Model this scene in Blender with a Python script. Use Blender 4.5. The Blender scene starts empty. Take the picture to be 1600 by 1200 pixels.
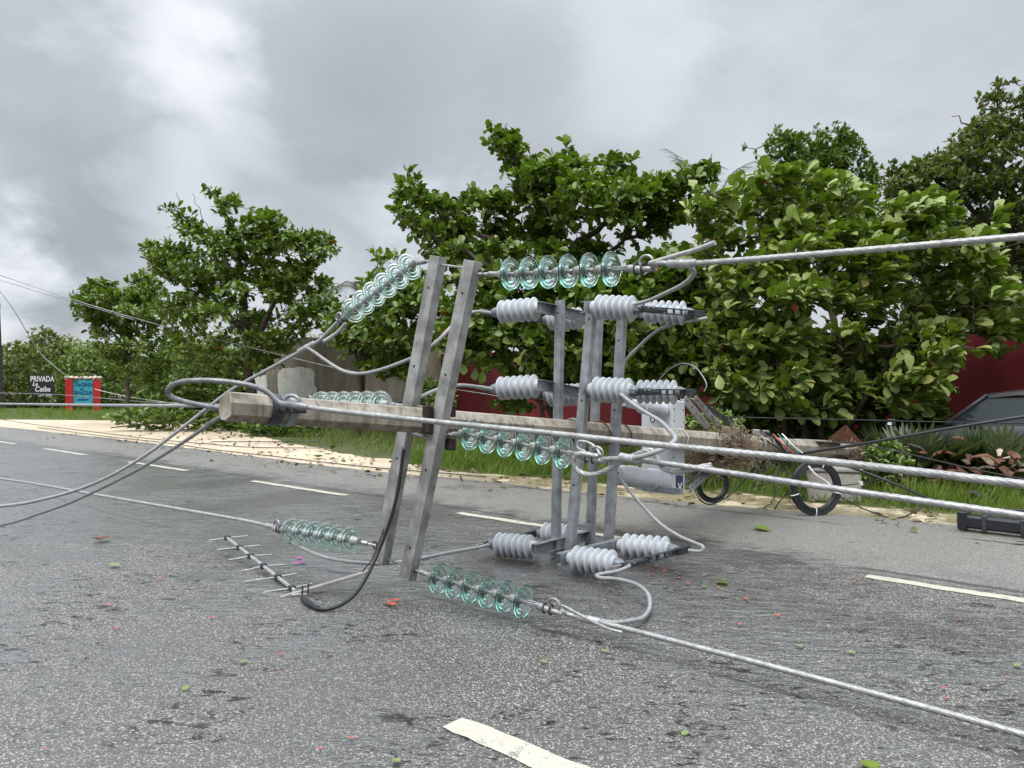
import bpy, math, random
import numpy as np
from mathutils import Vector, Matrix
random.seed(7); RNG = np.random.default_rng(7)
S = bpy.context.scene
COL = S.collection
R = math.radians
# ------------------------------------------------------------------ camera, light, sky
F, HOR, EYE = 1200.0, 600.0, 1.6          # focal length in photo pixels, horizon row, eye height
cam = bpy.data.objects.new('camera', bpy.data.cameras.new('camera')); COL.objects.link(cam)
cam.location = (0, 0, EYE); cam.rotation_euler = (R(90), 0, 0)
cam.data.sensor_width = 36; cam.data.lens = 36*F/1600; cam.data.clip_end = 3000; cam.data.clip_start = 0.05
S.camera = cam
SUN_EL, SUN_AZ = 58, 215                  # degrees; azimuth measured clockwise from +Y
sl = bpy.data.lights.new('sun', 'SUN'); sl.energy = 1.5; sl.angle = R(28); sl.color = (1, .965, .91)
sun = bpy.data.objects.new('sun', sl); COL.objects.link(sun)
sdir = Vector((math.sin(R(SUN_AZ))*math.cos(R(SUN_EL)), math.cos(R(SUN_AZ))*math.cos(R(SUN_EL)), math.sin(R(SUN_EL))))
sun.rotation_euler = sdir.to_track_quat('Z', 'Y').to_euler(); sun.location = sdir*60
S.view_settings.view_transform = 'Standard'; S.view_settings.look = 'None'
S.view_settings.gamma = 1; S.view_settings.exposure = 0.40
S.cycles.max_bounces = 10; S.cycles.transmission_bounces = 10; S.cycles.transparent_max_bounces = 8
S.cycles.caustics_refractive = False; S.cycles.caustics_reflective = False
S.cycles.use_denoising = True

def P(px, py, d):
    return Vector(((px-800)/F*d, d, EYE+(HOR-py)/F*d))
def G(px, py, z=0.0):
    d = F*(EYE-z)/(py-HOR)
    return Vector(((px-800)/F*d, d, z))

class NT:
    """small helper around a node tree"""
    def __init__(s, tree): s.t = tree; s.t.nodes.clear()
    def n(s, kind, ins=None, **kw):
        nd = s.t.nodes.new(kind)
        for k, v in kw.items(): setattr(nd, k, v)
        for k, v in (ins or {}).items():
            if isinstance(v, bpy.types.NodeSocket): s.t.links.new(v, nd.inputs[k])
            else: nd.inputs[k].default_value = v
        return nd
    def math(s, op, a, b=0.0, clamp=False):
        return s.n('ShaderNodeMath', {0: a, 1: b}, operation=op, use_clamp=clamp).outputs[0]
    def vmath(s, op, a, b=(0, 0, 0)):
        nd = s.n('ShaderNodeVectorMath', {0: a, 1: b}, operation=op)
        return nd.outputs['Value'] if op in ('DOT_PRODUCT', 'LENGTH') else nd.outputs[0]
    def noise(s, vec, scale, detail=4, rough=.55, dist=0, out='Fac'):
        return s.n('ShaderNodeTexNoise', {'Vector': vec, 'Scale': scale, 'Detail': detail, 'Roughness': rough, 'Distortion': dist}).outputs[out]
    def ramp(s, fac, stops, interp='LINEAR'):
        nd = s.n('ShaderNodeValToRGB', {'Fac': fac}); cr = nd.color_ramp; cr.interpolation = interp
        while len(cr.elements) < len(stops): cr.elements.new(.5)
        for e, (p, c) in zip(cr.elements, stops):
            e.position = p; e.color = (c, c, c, 1) if not hasattr(c, '__len__') else (*c[:3], 1)
        return nd.outputs['Color']
    def mix(s, f, a, b, mode='MIX'):
        nd = s.n('ShaderNodeMix', data_type='RGBA', blend_type=mode)
        for k, v in ((0, f), (6, a), (7, b)):
            if isinstance(v, bpy.types.NodeSocket): s.t.links.new(v, nd.inputs[k])
            else: nd.inputs[k].default_value = v if k == 0 else ((*v, 1) if len(v) == 3 else v)
        return nd.outputs[2]
    def maprange(s, v, a, b, c=0.0, d=1.0, smooth=True):
        nd = s.n('ShaderNodeMapRange', {'Value': v, 'From Min': a, 'From Max': b, 'To Min': c, 'To Max': d})
        if smooth: nd.interpolation_type = 'SMOOTHSTEP'
        return nd.outputs[0]

# world: overcast sky - clouds over a little Nishita blue
W = bpy.data.worlds.new('World'); S.world = W; W.use_nodes = True
w = NT(W.node_tree)
sky = w.n('ShaderNodeTexSky', sky_type='NISHITA', sun_disc=False)
sky.sun_elevation = R(SUN_EL); sky.sun_rotation = R(SUN_AZ)
bg1 = w.n('ShaderNodeBackground', {'Color': sky.outputs[0], 'Strength': .07})
dirv = w.vmath('NORMALIZE', w.n('ShaderNodeTexCoord').outputs['Generated'])
sep = w.n('ShaderNodeSeparateXYZ', {0: dirv})
zc = w.math('ADD', w.math('MAXIMUM', sep.outputs[2], 0.0), .42)
flat = w.n('ShaderNodeCombineXYZ', {0: w.math('DIVIDE', sep.outputs[0], zc), 1: w.math('DIVIDE', sep.outputs[1], zc), 2: 0.0}).outputs[0]
n1 = w.noise(w.vmath('ADD', flat, (3.1, 1.7, 0)), 1.0, 8, .55, .25)
n2 = w.noise(w.vmath('ADD', flat, (8.3, 4.2, 2)), 2.6, 7, .55, .3)
cl = w.math('ADD', w.math('MULTIPLY', n1, .62), w.math('MULTIPLY', n2, .38))
def band(pa, pb, width, amp, wob=.20):
    """a thinner, brighter streak of cloud (or, amp < 0, a darker one) between two directions of the sky"""
    a = (P(*pa, 1)-Vector((0, 0, EYE))).normalized(); b = (P(*pb, 1)-Vector((0, 0, EYE))).normalized()
    nn = a.cross(b).normalized(); mid = (a+b).normalized(); tang = nn.cross(mid).normalized(); half = a.angle(b)/2
    d1 = w.math('ADD', w.vmath('DOT_PRODUCT', dirv, tuple(nn)), w.math('MULTIPLY', w.math('SUBTRACT', n2, .5), wob*2.2))
    d2 = w.math('DIVIDE', w.math('ABSOLUTE', d1), width)
    d3 = w.math('DIVIDE', w.math('ABSOLUTE', w.vmath('DOT_PRODUCT', dirv, tuple(tang))), math.sin(half)*1.25+.02)
    q = w.math('ADD', w.math('MULTIPLY', d2, d2), w.math('MULTIPLY', d3, d3))
    front = w.math('GREATER_THAN', w.vmath('DOT_PRODUCT', dirv, tuple(mid)), 0.0)
    return w.math('MULTIPLY', w.math('MULTIPLY', w.maprange(q, 0, 2.2, 1, 0), front), amp)
tot = cl
for args in [((190, -60), (300, 110), .08, .17), ((270, 110), (420, 210), .06, .17), ((420, 60), (620, 180), .10, -.10),
             ((-40, 150), (170, 250), .10, -.12), ((0, 330), (200, 330), .07, -.14), ((0, 425), (90, 470), .055, .15),
             ((210, 345), (320, 300), .05, .17), ((0, 500), (420, 505), .06, .16), ((560, 290), (700, 285), .05, .15),
             ((420, 270), (560, 330), .07, -.10), ((1010, 30), (960, 190), .08, .12), ((1240, 60), (1560, 60), .10, -.02),
             ((560, 120), (860, 160), .09, -.09), ((1100, 120), (1300, 210), .07, .05)]:
    tot = w.math('ADD', tot, band(*args))
ccol = w.ramp(w.maprange(tot, .20, .86, 0, 1, False), [(0, (.32, .345, .375)), (.33, (.42, .45, .485)), (.60, (.55, .582, .625)), (1, (.76, .785, .82))])
zen = w.maprange(sep.outputs[2], .42, .80, 1.0, 3.9)
bg2 = w.n('ShaderNodeBackground', {'Color': ccol, 'Strength': zen})
mx = w.n('ShaderNodeMixShader', {0: .95, 1: bg1.outputs[0], 2: bg2.outputs[0]})
w.n('ShaderNodeOutputWorld', {0: mx.outputs[0]})

# ------------------------------------------------------------------ materials
MATS = {}
def newmat(name):
    m = bpy.data.materials.new(name); m.use_nodes = True; MATS[name] = m
    t = NT(m.node_tree); t.out = t.n('ShaderNodeOutputMaterial')
    return m, t
def fin(t, sh): t.t.links.new(sh, t.out.inputs[0])
def bsdf(t, **k):
    names = {'col': 'Base Color', 'rough': 'Roughness', 'metal': 'Metallic', 'nor': 'Normal', 'spec': 'Specular IOR Level',
             'trans': 'Transmission Weight', 'ior': 'IOR', 'coat': 'Coat Weight', 'coatr': 'Coat Roughness', 'alpha': 'Alpha'}
    ins = {}
    for a, v in k.items():
        if a == 'col' and not isinstance(v, bpy.types.NodeSocket): v = (*v, 1)
        ins[names[a]] = v
    return t.n('ShaderNodeBsdfPrincipled', ins).outputs[0]
def bump(t, h, strength=.3, dist=.01): return t.n('ShaderNodeBump', {'Height': h, 'Strength': strength, 'Distance': dist}).outputs[0]
def weathered(name, base, rough=.5, metal=0.0, var=.25, scale=14, dirt=None, bstr=.15, bscale=90):
    """a plain surface with uneven tone, fine grain and patches of grime"""
    m, t = newmat(name); co = t.n('ShaderNodeTexCoord').outputs['Object']
    a = t.noise(co, scale, 5, .6); b = t.noise(co, bscale, 3, .6)
    c1 = tuple(x*(1-var) for x in base); c2 = tuple(min(1, x*(1+var)) for x in base)
    col = t.mix(t.maprange(a, .3, .7), c1, c2)
    if dirt: col = t.mix(t.math('MULTIPLY', t.maprange(t.noise(co, scale*.45, 6, .65), .5, .68), .75), col, dirt)
    rg = t.maprange(b, .3, .7, max(.05, rough-.12), min(1, rough+.12))
    fin(t, bsdf(t, col=col, rough=rg, metal=metal, nor=bump(t, b, bstr, .004)))
    return m
weathered('galvanised', (.31, .308, .298), .5, .25, .32, 7, (.155, .148, .132), .14)
weathered('galvanised_blue', (.285, .298, .315), .45, .3, .24, 9, (.15, .16, .18), .1)
weathered('dark_steel', (.055, .06, .065), .45, .5, .3, 20)
weathered('cast_metal', (.33, .33, .33), .42, .6, .3, 30, (.16, .15, .14), .2)
weathered('rusty', (.13, .05, .025), .85, 0, .4, 25, (.05, .025, .018), .4)
weathered('rust_black', (.03, .018, .016), .75, .1, .5, 30, (.07, .03, .02), .3)
weathered('polymer', (.49, .515, .54), .38, 0, .07, 7, (.40, .42, .44), .03)
weathered('polymer_cap', (.16, .18, .20), .45, .2, .2, 12)
weathered('aluminium', (.40, .40, .395), .45, .45, .2, 30, (.25, .245, .235), .12)
weathered('sheath_grey', (.33, .335, .335), .5, 0, .12, 14, (.30, .30, .29), .05)
weathered('guy_strand', (.27, .275, .28), .45, .5, .15, 30, (.18, .18, .18), .08)
weathered('black_rubber', (.012, .013, .016), .38, 0, .3, 20, None, .05)
weathered('white_plastic', (.70, .71, .71), .4, 0, .05, 8)
weathered('light_box', (.54, .56, .58), .42, 0, .06, 5, (.47, .48, .49), .04)
weathered('navy', (.03, .045, .11), .5, 0, .15, 12)
weathered('cardboard_grey', (.33, .31, .28), .8, 0, .15, 10, (.22, .2, .18), .2)
weathered('bark', (.085, .065, .048), .9, 0, .4, 12, (.03, .025, .02), .6, 40)
weathered('dry_straw', (.20, .145, .095), .9, 0, .45, 6)
weathered('dead_leaf', (.115, .045, .022), .7, 0, .5, 4)
weathered('red_paint', (.52, .014, .018), .55, 0, .18, 3, (.36, .02, .02), .1)
weathered('maroon', (.16, .011, .017), .85, 0, .25, 1.1, (.06, .008, .010), .4, 30)
weathered('pale_stone', (.50, .43, .34), .85, 0, .3, 7, (.28, .22, .16), .5, 18)
weathered('teal', (.05, .40, .50), .5, 0, .12, 4)
weathered('blackboard', (.022, .021, .020), .7, 0, .3, 5)
weathered('white_letters', (.80, .80, .78), .6, 0, .05, 9)
weathered('blue_letters', (.012, .06, .22), .5, 0, .05, 9)
weathered('green_paint', (.01, .16, .08), .5, 0, .1, 9)
weathered('orange_red', (.50, .075, .045), .6, 0, .3, 8)
weathered('magenta', (.62, .02, .48), .6, 0, .2, 8)
weathered('timber_dark', (.045, .036, .03), .85, 0, .3, 8)
weathered('concrete_block', (.36, .34, .31), .9, 0, .15, 5, (.24, .22, .19), .3)
weathered('beige_render', (.42, .37, .29), .9, 0, .15, 4, (.25, .22, .17), .2)
weathered('old_white', (.62, .62, .60), .85, 0, .10, 3, (.42, .41, .38), .3, 25)
weathered('car_silver', (.10, .104, .108), .25, .5, .04, 3)
weathered('car_dark', (.016, .016, .018), .4, 0, .2, 6)

m, t = newmat('wall_grey'); co = t.n('ShaderNodeTexCoord').outputs['Object']
st = t.noise(t.n('ShaderNodeMapping', {'Vector': co, 'Scale': (1.6, 1.6, .35)}).outputs[0], 1.3, 7, .65)
c = t.mix(t.maprange(st, .32, .7), (.17, .15, .125), (.31, .275, .23))
c = t.mix(t.maprange(t.noise(co, .8, 6, .6), .48, .66, 0, .7), c, (.15, .13, .11))
fin(t, bsdf(t, col=c, rough=.92, nor=bump(t, t.noise(co, 22, 4), .35, .02)))

m, t = newmat('pole_concrete'); co = t.n('ShaderNodeTexCoord').outputs['Object']
a = t.noise(co, 5, 6, .65); b = t.noise(co, 70, 4, .6)
lng = t.noise(t.n('ShaderNodeMapping', {'Vector': co, 'Scale': (9, 9, .7)}).outputs[0], 2.2, 5, .6)
c = t.mix(t.maprange(a, .3, .7), (.245, .212, .165), (.44, .40, .325))
c = t.mix(t.maprange(lng, .47, .66, 0, .8), c, (.17, .145, .115))
c = t.mix(t.maprange(b, .58, .7, 0, .6), c, (.16, .135, .10))
c = t.mix(t.maprange(t.noise(co, 2.3, 5, .6), .58, .7, 0, .55), c, (.50, .47, .42))
pit = t.n('ShaderNodeTexVoronoi', {'Vector': co, 'Scale': 55}).outputs['Distance']
fin(t, bsdf(t, col=c, rough=.88, nor=bump(t, t.math('ADD', b, t.maprange(pit, 0, .25)), .45, .006)))

m, t = newmat('glass')
vol = t.n('ShaderNodeVolumeAbsorption', {'Color': (.25, .86, .70, 1), 'Density': 6.0})
fin(t, bsdf(t, col=(.94, 1, .985), rough=.04, trans=1.0, ior=1.5, spec=.6))
t.t.links.new(vol.outputs[0], t.out.inputs[1])
m, t = newmat('car_glass'); fin(t, bsdf(t, col=(.02, .03, .034), rough=.15, spec=.35))

def leafmat(name, c_dark, c_light, under, odd=(.38, .10, .02), odd_at=.985, trans=.25, rough=.38):
    """leaf: own tint per leaf (attribute), paler underside, light coming through"""
    m, t = newmat(name)
    tint = t.n('ShaderNodeAttribute', attribute_name='tint').outputs['Fac']
    c = t.mix(t.maprange(tint, 0, .97, 0, 1, False), c_dark, c_light)
    c = t.mix(t.maprange(tint, odd_at, odd_at+.004), c, odd)
    back = t.n('ShaderNodeNewGeometry').outputs['Backfacing']
    c = t.mix(t.math('MULTIPLY', back, .8), c, under)
    d = bsdf(t, col=c, rough=rough, spec=.45)
    tr = t.n('ShaderNodeBsdfTranslucent', {'Color': t.mix(1.0, c, (1.3, 1.5, .5), 'MULTIPLY')}).outputs[0]
    fin(t, t.n('ShaderNodeMixShader', {0: trans, 1: d, 2: tr}).outputs[0])
leafmat('leaf_almond', (.026, .062, .007), (.170, .250, .028), (.18, .25, .06))
leafmat('leaf_broad', (.036, .076, .010), (.225, .305, .040), (.33, .39, .13), odd_at=.992)
leafmat('leaf_fine', (.035, .085, .010), (.130, .215, .030), (.16, .21, .06), odd_at=2)
leafmat('leaf_flame', (.040, .072, .014), (.165, .215, .042), (.16, .19, .07), odd=(.5, .05, .03), odd_at=.994)
leafmat('leaf_scrub', (.045, .080, .012), (.185, .220, .050), (.17, .20, .07), odd_at=2)
leafmat('leaf_fresh', (.045, .105, .012), (.165, .260, .040), (.26, .34, .12), odd_at=2)
leafmat('leaf_palm', (.016, .036, .012), (.062, .095, .034), (.12, .16, .07), odd_at=2, trans=.12)
leafmat('grass', (.045, .095, .010), (.185, .260, .040), (.16, .22, .04), odd=(.30, .25, .11), odd_at=.955, trans=.3, rough=.5)

leafmat('leaf_litter', (.055, .035, .016), (.16, .15, .04), (.15, .12, .05), odd_at=2, trans=.05)
m, t = newmat('asphalt'); co = t.n('ShaderNodeTexCoord').outputs['Object']
sx = t.n('ShaderNodeSeparateXYZ', {0: co})
vor = t.n('ShaderNodeTexVoronoi', {'Vector': co, 'Scale': 105.0})
vor2 = t.n('ShaderNodeTexVoronoi', {'Vector': co, 'Scale': 46.0})
cell = t.n('ShaderNodeSeparateColor', {0: vor.outputs['Color']})
stone = t.ramp(cell.outputs[0], [(0, (.070, .066, .060)), (.36, (.165, .156, .141)), (.58, (.275, .26, .232)), (.78, (.41, .39, .345)), (.93, (.60, .57, .51))], 'CONSTANT')
gap = t.maprange(vor.outputs['Distance'], .30, .62)
col = t.mix(t.math('MULTIPLY', gap, .85), stone, (.040, .038, .036))
cell2 = t.n('ShaderNodeSeparateColor', {0: vor2.outputs['Color']})
col = t.mix(t.math('MULTIPLY', t.math('GREATER_THAN', cell2.outputs[1], .93), t.maprange(vor2.outputs['Distance'], .40, .28)), col, (.42, .40, .36))
big = t.noise(co, .35, 5, .6); mid = t.noise(co, 1.6, 5, .6)
col = t.mix(t.maprange(big, .42, .62, 0, .32), col, (.095, .091, .084))
dry = t.maprange(t.math('ADD', sx.outputs[1], t.math('MULTIPLY', t.math('SUBTRACT', mid, .5), 2.6)), 6.5, 7.7)                     # the far lane is drier and paler
col = t.mix(t.math('MULTIPLY', dry, .30), col, (.31, .29, .252))
# long seams: along the lane joint and near the edge
def seam(n0, wdt, wob, seed):
    nv = t.noise(t.vmath('ADD', co, (seed, seed*.7, 0)), 1.3, 5, .7)
    off = t.math('ADD', t.math('SUBTRACT', sx.outputs[1], n0), t.math('MULTIPLY', t.math('SUBTRACT', nv, .5), wob))
    on = t.maprange(t.noise(t.vmath('ADD', co, (seed*2, 5, 1)), .9, 4, .6), .40, .5)
    return t.math('MULTIPLY', t.maprange(t.math('ABSOLUTE', off), wdt*.45, wdt, 1, 0), on)
for args in ((6.98, .055, .16, 3.1), (9.02, .045, .12, 9.4), (3.9, .03, .35, 17.0)):
    col = t.mix(t.math('MULTIPLY', seam(*args), .85), col, (.012, .012, .012))
# water film: more of it on the left and along the ruts
film = t.math('ADD', t.math('MULTIPLY', big, .55), t.math('MULTIPLY', mid, .45))
lft = t.maprange(sx.outputs[0], -8.0, 1.0, .17, -.03, False)
rut = t.math('MULTIPLY', t.maprange(t.math('ABSOLUTE', t.math('SUBTRACT', sx.outputs[1], 4.9)), 0, 1.7, 1, 0), .07)
film = t.math('ADD', t.math('ADD', film, lft), rut)
film = t.math('SUBTRACT', film, t.math('MULTIPLY', dry, .20))
film = t.math('SUBTRACT', film, t.maprange(t.math('ADD', sx.outputs[1], t.math('MULTIPLY', t.math('SUBTRACT', mid, .5), 3.0)), 4.6, 2.2, 0, .15))
def wind(deg, sc): return t.n('ShaderNodeMapping', {'Vector': t.n('ShaderNodeMapping', {'Vector': co, 'Rotation': (0, 0, R(deg))}).outputs[0], 'Scale': sc}).outputs[0]
rp = t.noise(wind(-33, (5.0, 13, 12)), 1.0, 5, .66, .9)
rp2 = t.noise(wind(-36, (16, 36, 20)), 1.0, 3, .6, .6)
rpa = t.maprange(t.noise(co, .8, 3, .5), .40, .60)
film = t.math('ADD', film, t.math('MULTIPLY', t.math('SUBTRACT', rp, .5), .60))
fm = t.maprange(film, .475, .57)
col = t.mix(t.math('MULTIPLY', fm, .55), col, t.mix(1.0, col, (.34, .34, .36), 'MULTIPLY'))
dark_refl = t.math('MULTIPLY', t.maprange(t.noise(wind(-35, (6, 13, 9)), 1.0, 4, .7, 1.2), .55, .615), t.maprange(t.noise(t.vmath('ADD', co, (4.0, 2.0, 0)), .75, 4, .6), .47, .56))  # flakes of dark broken reflection, painted into the asphalt colour by noise
dark_refl = t.math('MULTIPLY', dark_refl, t.math('SUBTRACT', 1.0, dry))
col = t.mix(t.math('MULTIPLY', dark_refl, .82), col, (.014, .014, .013))
rough = t.maprange(fm, 0, 1, .44, .36, False)
rough = t.math('ADD', rough, t.math('MULTIPLY', dry, .12))
grain = t.maprange(vor.outputs['Distance'], 0, .6, 1, 0)
gh = t.math('MULTIPLY', grain, t.maprange(fm, 0, 1, 1.0, .22, False))
nb = bump(t, gh, .7, .004)
nb2 = t.n('ShaderNodeBump', {'Height': t.math('ADD', rp, t.math('MULTIPLY', rp2, .35)), 'Strength': t.math('MULTIPLY', t.maprange(fm, 0, .7, .25, 1.0, False), t.maprange(rpa, 0, 1, .35, 1.0, False)), 'Distance': .018, 'Normal': nb}).outputs[0]
rp3 = t.noise(wind(-30, (1.8, 4.5, 4)), 1.0, 4, .6, .8)
nbc = t.n('ShaderNodeBump', {'Height': t.math('ADD', t.math('ADD', rp, t.math('MULTIPLY', rp3, 2.6)), t.math('MULTIPLY', rp2, .2)), 'Strength': t.maprange(rpa, 0, 1, .3, 1.0, False), 'Distance': .016, 'Normal': bump(t, grain, t.maprange(fm, 0, 1, .6, .10, False), .003)}).outputs[0]
pb = t.n('ShaderNodeBsdfPrincipled', {'Base Color': col, 'Roughness': rough, 'Specular IOR Level': t.math('SUBTRACT', .9, t.math('MULTIPLY', dark_refl, .75)), 'Normal': nb2, 'Coat Weight': t.math('MULTIPLY', t.math('SUBTRACT', 1.0, t.math('MULTIPLY', dark_refl, .95)), t.math('ADD', .22, t.math('MULTIPLY', fm, .78))), 'Coat Roughness': t.maprange(fm, 0, 1, .26, .27, False), 'Coat IOR': 1.75, 'Coat Normal': nbc})
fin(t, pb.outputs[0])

m, t = newmat('road_paint'); co = t.n('ShaderNodeTexCoord').outputs['Object']
wr = t.noise(co, 9, 6, .7); fine = t.noise(co, 120, 3, .6)
c = t.mix(t.maprange(wr, .3, .7), (.46, .43, .345), (.62, .59, .50))
c = t.mix(t.maprange(t.math('ADD', t.math('MULTIPLY', wr, .6), t.math('MULTIPLY', fine, .4)), .50, .62, 0, .9), c, (.16, .15, .135))
fin(t, bsdf(t, col=c, rough=.42, nor=bump(t, fine, .4, .003)))

m, t = newmat('sand'); co = t.n('ShaderNodeTexCoord').outputs['Object']
sx = t.n('ShaderNodeSeparateXYZ', {0: co})
a = t.noise(co, 1.1, 6, .6); b = t.noise(co, 30, 4, .65)
c = t.mix(t.maprange(a, .3, .7), (.50, .405, .285), (.65, .55, .41))
c = t.mix(t.maprange(b, .55, .72, 0, .55), c, (.36, .27, .18))
wet = t.math('MULTIPLY', t.maprange(sx.outputs[0], -12.5, -8.0), t.maprange(t.noise(co, 1.6, 5, .65), .33, .5))
c = t.mix(t.math('MULTIPLY', wet, .75), c, (.22, .19, .095))
fin(t, bsdf(t, col=c, rough=t.maprange(wet, 0, 1, .9, .25, False), nor=bump(t, t.math('ADD', a, t.math('MULTIPLY', b, .25)), .5, .05)))

m, t = newmat('soil'); co = t.n('ShaderNodeTexCoord').outputs['Object']
a = t.noise(co, .9, 6, .65); b = t.noise(co, 14, 4, .6)
c = t.mix(t.maprange(a, .35, .65), (.055, .075, .018), (.085, .095, .030))
c = t.mix(t.maprange(b, .55, .7, 0, .7), c, (.10, .075, .045))
fin(t, bsdf(t, col=c, rough=.95, nor=bump(t, b, .6, .05)))

# ------------------------------------------------------------------ mesh helpers
class MB:
    def __init__(s): s.v = []; s.f = []
    def add(s, vs, fs):
        o = len(s.v); s.v += [tuple(q) for q in vs]; s.f += [tuple(i+o for i in f) for f in fs]; return s
    def frame(s, O, ex, ey, ez, x0, x1, y0, y1, z0, z1):
        """box in the frame O, ex, ey, ez"""
        vs = [O+ex*x+ey*y+ez*z for x in (x0, x1) for y in (y0, y1) for z in (z0, z1)]
        return s.add(vs, [(0, 1, 3, 2), (4, 6, 7, 5), (0, 4, 5, 1), (2, 3, 7, 6), (0, 2, 6, 4), (1, 5, 7, 3)])
    def box(s, c, sx, sy, sz, rz=0):
        ex = Vector((math.cos(rz), math.sin(rz), 0)); ey = Vector((-math.sin(rz), math.cos(rz), 0))
        return s.frame(Vector(c), ex, ey, Vector((0, 0, 1)), -sx/2, sx/2, -sy/2, sy/2, -sz/2, sz/2)
    def tube(s, pts, r, n=8, cap=True, strands=0, twist=0, amp=.2):
        pts = [Vector(q) for q in pts]; m_ = len(pts)
        rr = r if hasattr(r, '__len__') else [r]*m_
        tg = [(pts[min(i+1, m_-1)]-pts[max(i-1, 0)]).normalized() for i in range(m_)]
        up = Vector((0, 0, 1)) if abs(tg[0].z) < .9 else Vector((1, 0, 0))
        a = tg[0].cross(up).normalized(); vs = []; L = 0
        for i in range(m_):
            a = (a-tg[i]*a.dot(tg[i])).normalized(); b = tg[i].cross(a)
            if i: L += (pts[i]-pts[i-1]).length
            for k in range(n):
                th = 2*math.pi*k/n
                q = rr[i]*(1+(amp*(abs(math.cos(strands*.5*(th-twist*L)))*2-1.2) if strands else 0))
                vs.append(pts[i]+a*(q*math.cos(th))+b*(q*math.sin(th)))
        fs = [(i*n+k, i*n+(k+1) % n, (i+1)*n+(k+1) % n, (i+1)*n+k) for i in range(m_-1) for k in range(n)]
        if cap: fs += [tuple(range(n-1, -1, -1)), tuple((m_-1)*n+k for k in range(n))]
        return s.add(vs, fs)
    def lathe(s, prof, O, ax, n=24, closed=False, rot=0):
        """prof: (s, r) pairs along ax from O"""
        ax = Vector(ax).normalized(); up = Vector((0, 0, 1)) if abs(ax.z) < .9 else Vector((1, 0, 0))
        a = ax.cross(up).normalized(); b = ax.cross(a); O = Vector(O); vs = []
        for (q, r) in prof:
            for k in range(n):
                th = 2*math.pi*k/n+rot
                vs.append(O+ax*q+a*(r*math.cos(th))+b*(r*math.sin(th)))
        M = len(prof); rng = range(M) if closed else range(M-1)
        fs = [(i*n+k, i*n+(k+1) % n, ((i+1) % M)*n+(k+1) % n, ((i+1) % M)*n+k) for i in rng for k in range(n)]
        if not closed:
            fs += [tuple(range(n-1, -1, -1)), tuple((M-1)*n+k for k in range(n))]
        return s.add(vs, fs)
    def build(s, name, mat, parent=None, smooth=None, bevel=0, loc=None):
        me = bpy.data.meshes.new(name)
        vs = s.v
        if loc is not None: vs = [tuple(Vector(q)-Vector(loc)) for q in vs]
        me.from_pydata(vs, [], s.f); me.update()
        o = bpy.data.objects.new(name, me); COL.objects.link(o); me.materials.append(MATS[mat])
        if loc is not None: o.location = loc
        import bmesh as bm_
        b = bm_.new(); b.from_mesh(me); bm_.ops.recalc_face_normals(b, faces=b.faces)
        if bevel:
            es = [e for e in b.edges if len(e.link_faces) == 2 and e.calc_face_angle(0) > .5]
            bm_.ops.bevel(b, geom=es, offset=bevel, segments=1, affect='EDGES', clamp_overlap=True)
        b.to_mesh(me); b.free()
        if smooth is not None:
            me.polygons.foreach_set('use_smooth', [True]*len(me.polygons))
            me.set_sharp_from_angle(angle=R(smooth))
        if parent is not None:
            o.parent = parent; o.matrix_parent_inverse = parent.matrix_basis.inverted()
        return o

def tag(o, label, cat, group=None, kind=None):
    o['label'] = label; o['category'] = cat
    if group: o['group'] = group
    if kind: o['kind'] = kind
    return o
def thing(name, loc, label, cat, group=None):
    o = bpy.data.objects.new(name, None); COL.objects.link(o); o.location = loc; o.empty_display_size = .1
    return tag(o, label, cat, group)
def struct(o): o['kind'] = 'structure'; return o
def spline(pts, per=10):
    """Catmull-Rom through the points"""
    p = [Vector(q) for q in pts]; p = [p[0]*2-p[1]]+p+[p[-1]*2-p[-2]]; out = []
    for i in range(1, len(p)-2):
        for k in range(per):
            u = k/per; a, b, c, d = p[i-1], p[i], p[i+1], p[i+2]
            out.append(.5*((2*b)+(c-a)*u+(2*a-5*b+4*c-d)*u*u+(3*b-a-3*c+d)*u**3))
    out.append(p[-2]); return out
def resample(pts, step):
    out = [pts[0]]; acc = 0
    for a, b in zip(pts, pts[1:]):
        L = (b-a).length; k = max(1, int(L/step))
        for i in range(1, k+1): out.append(a.lerp(b, i/k))
    return out
def cable(name, pts, r, mat, label, cat, group=None, parent=None, n=8, per=10, strands=0, step=.02, twist=14):
    q = spline([P(*x) if not isinstance(x, Vector) else x for x in pts], per)
    if strands: q = resample(q, step)
    b = MB().tube(q, r, n if not strands else strands*5, strands=strands, twist=twist)
    o = b.build(name, mat, parent, smooth=60)
    if label: tag(o, label, cat, group)
    return o

# ------------------------------------------------------------------ ground, road
RX = Vector((.755, -.656, 0)).normalized(); RN = Vector((-RX.y, RX.x, 0))   # along the road (to the right, nearer) / across it
ROT = math.atan2(RX.y, RX.x)
def rd(x, n, z=0): return RX*x+RN*n+Vector((0, 0, z))
def to_rd(v): return v.dot(RX), v.dot(RN)
def sheet(name, quads_v, faces, mat, z):
    me = bpy.data.meshes.new(name); me.from_pydata(quads_v, [], faces); me.update()
    o = bpy.data.objects.new(name, me); COL.objects.link(o); me.materials.append(MATS[mat])
    o.rotation_euler = (0, 0, ROT); o.location = (0, 0, z)
    # faces up
    if me.polygons and me.polygons[0].normal.z < 0: me.flip_normals()
    return o
struct(sheet('ground', [(-900, -900, 0), (900, -900, 0), (900, 900, 0), (-900, 900, 0)], [(0, 1, 2, 3)], 'soil', 0))
def nz(x, sc, seed): return math.sin(x*sc+seed)+.6*math.sin(x*sc*2.3+seed*1.7)+.35*math.sin(x*sc*5.1+seed*2.9)
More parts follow.
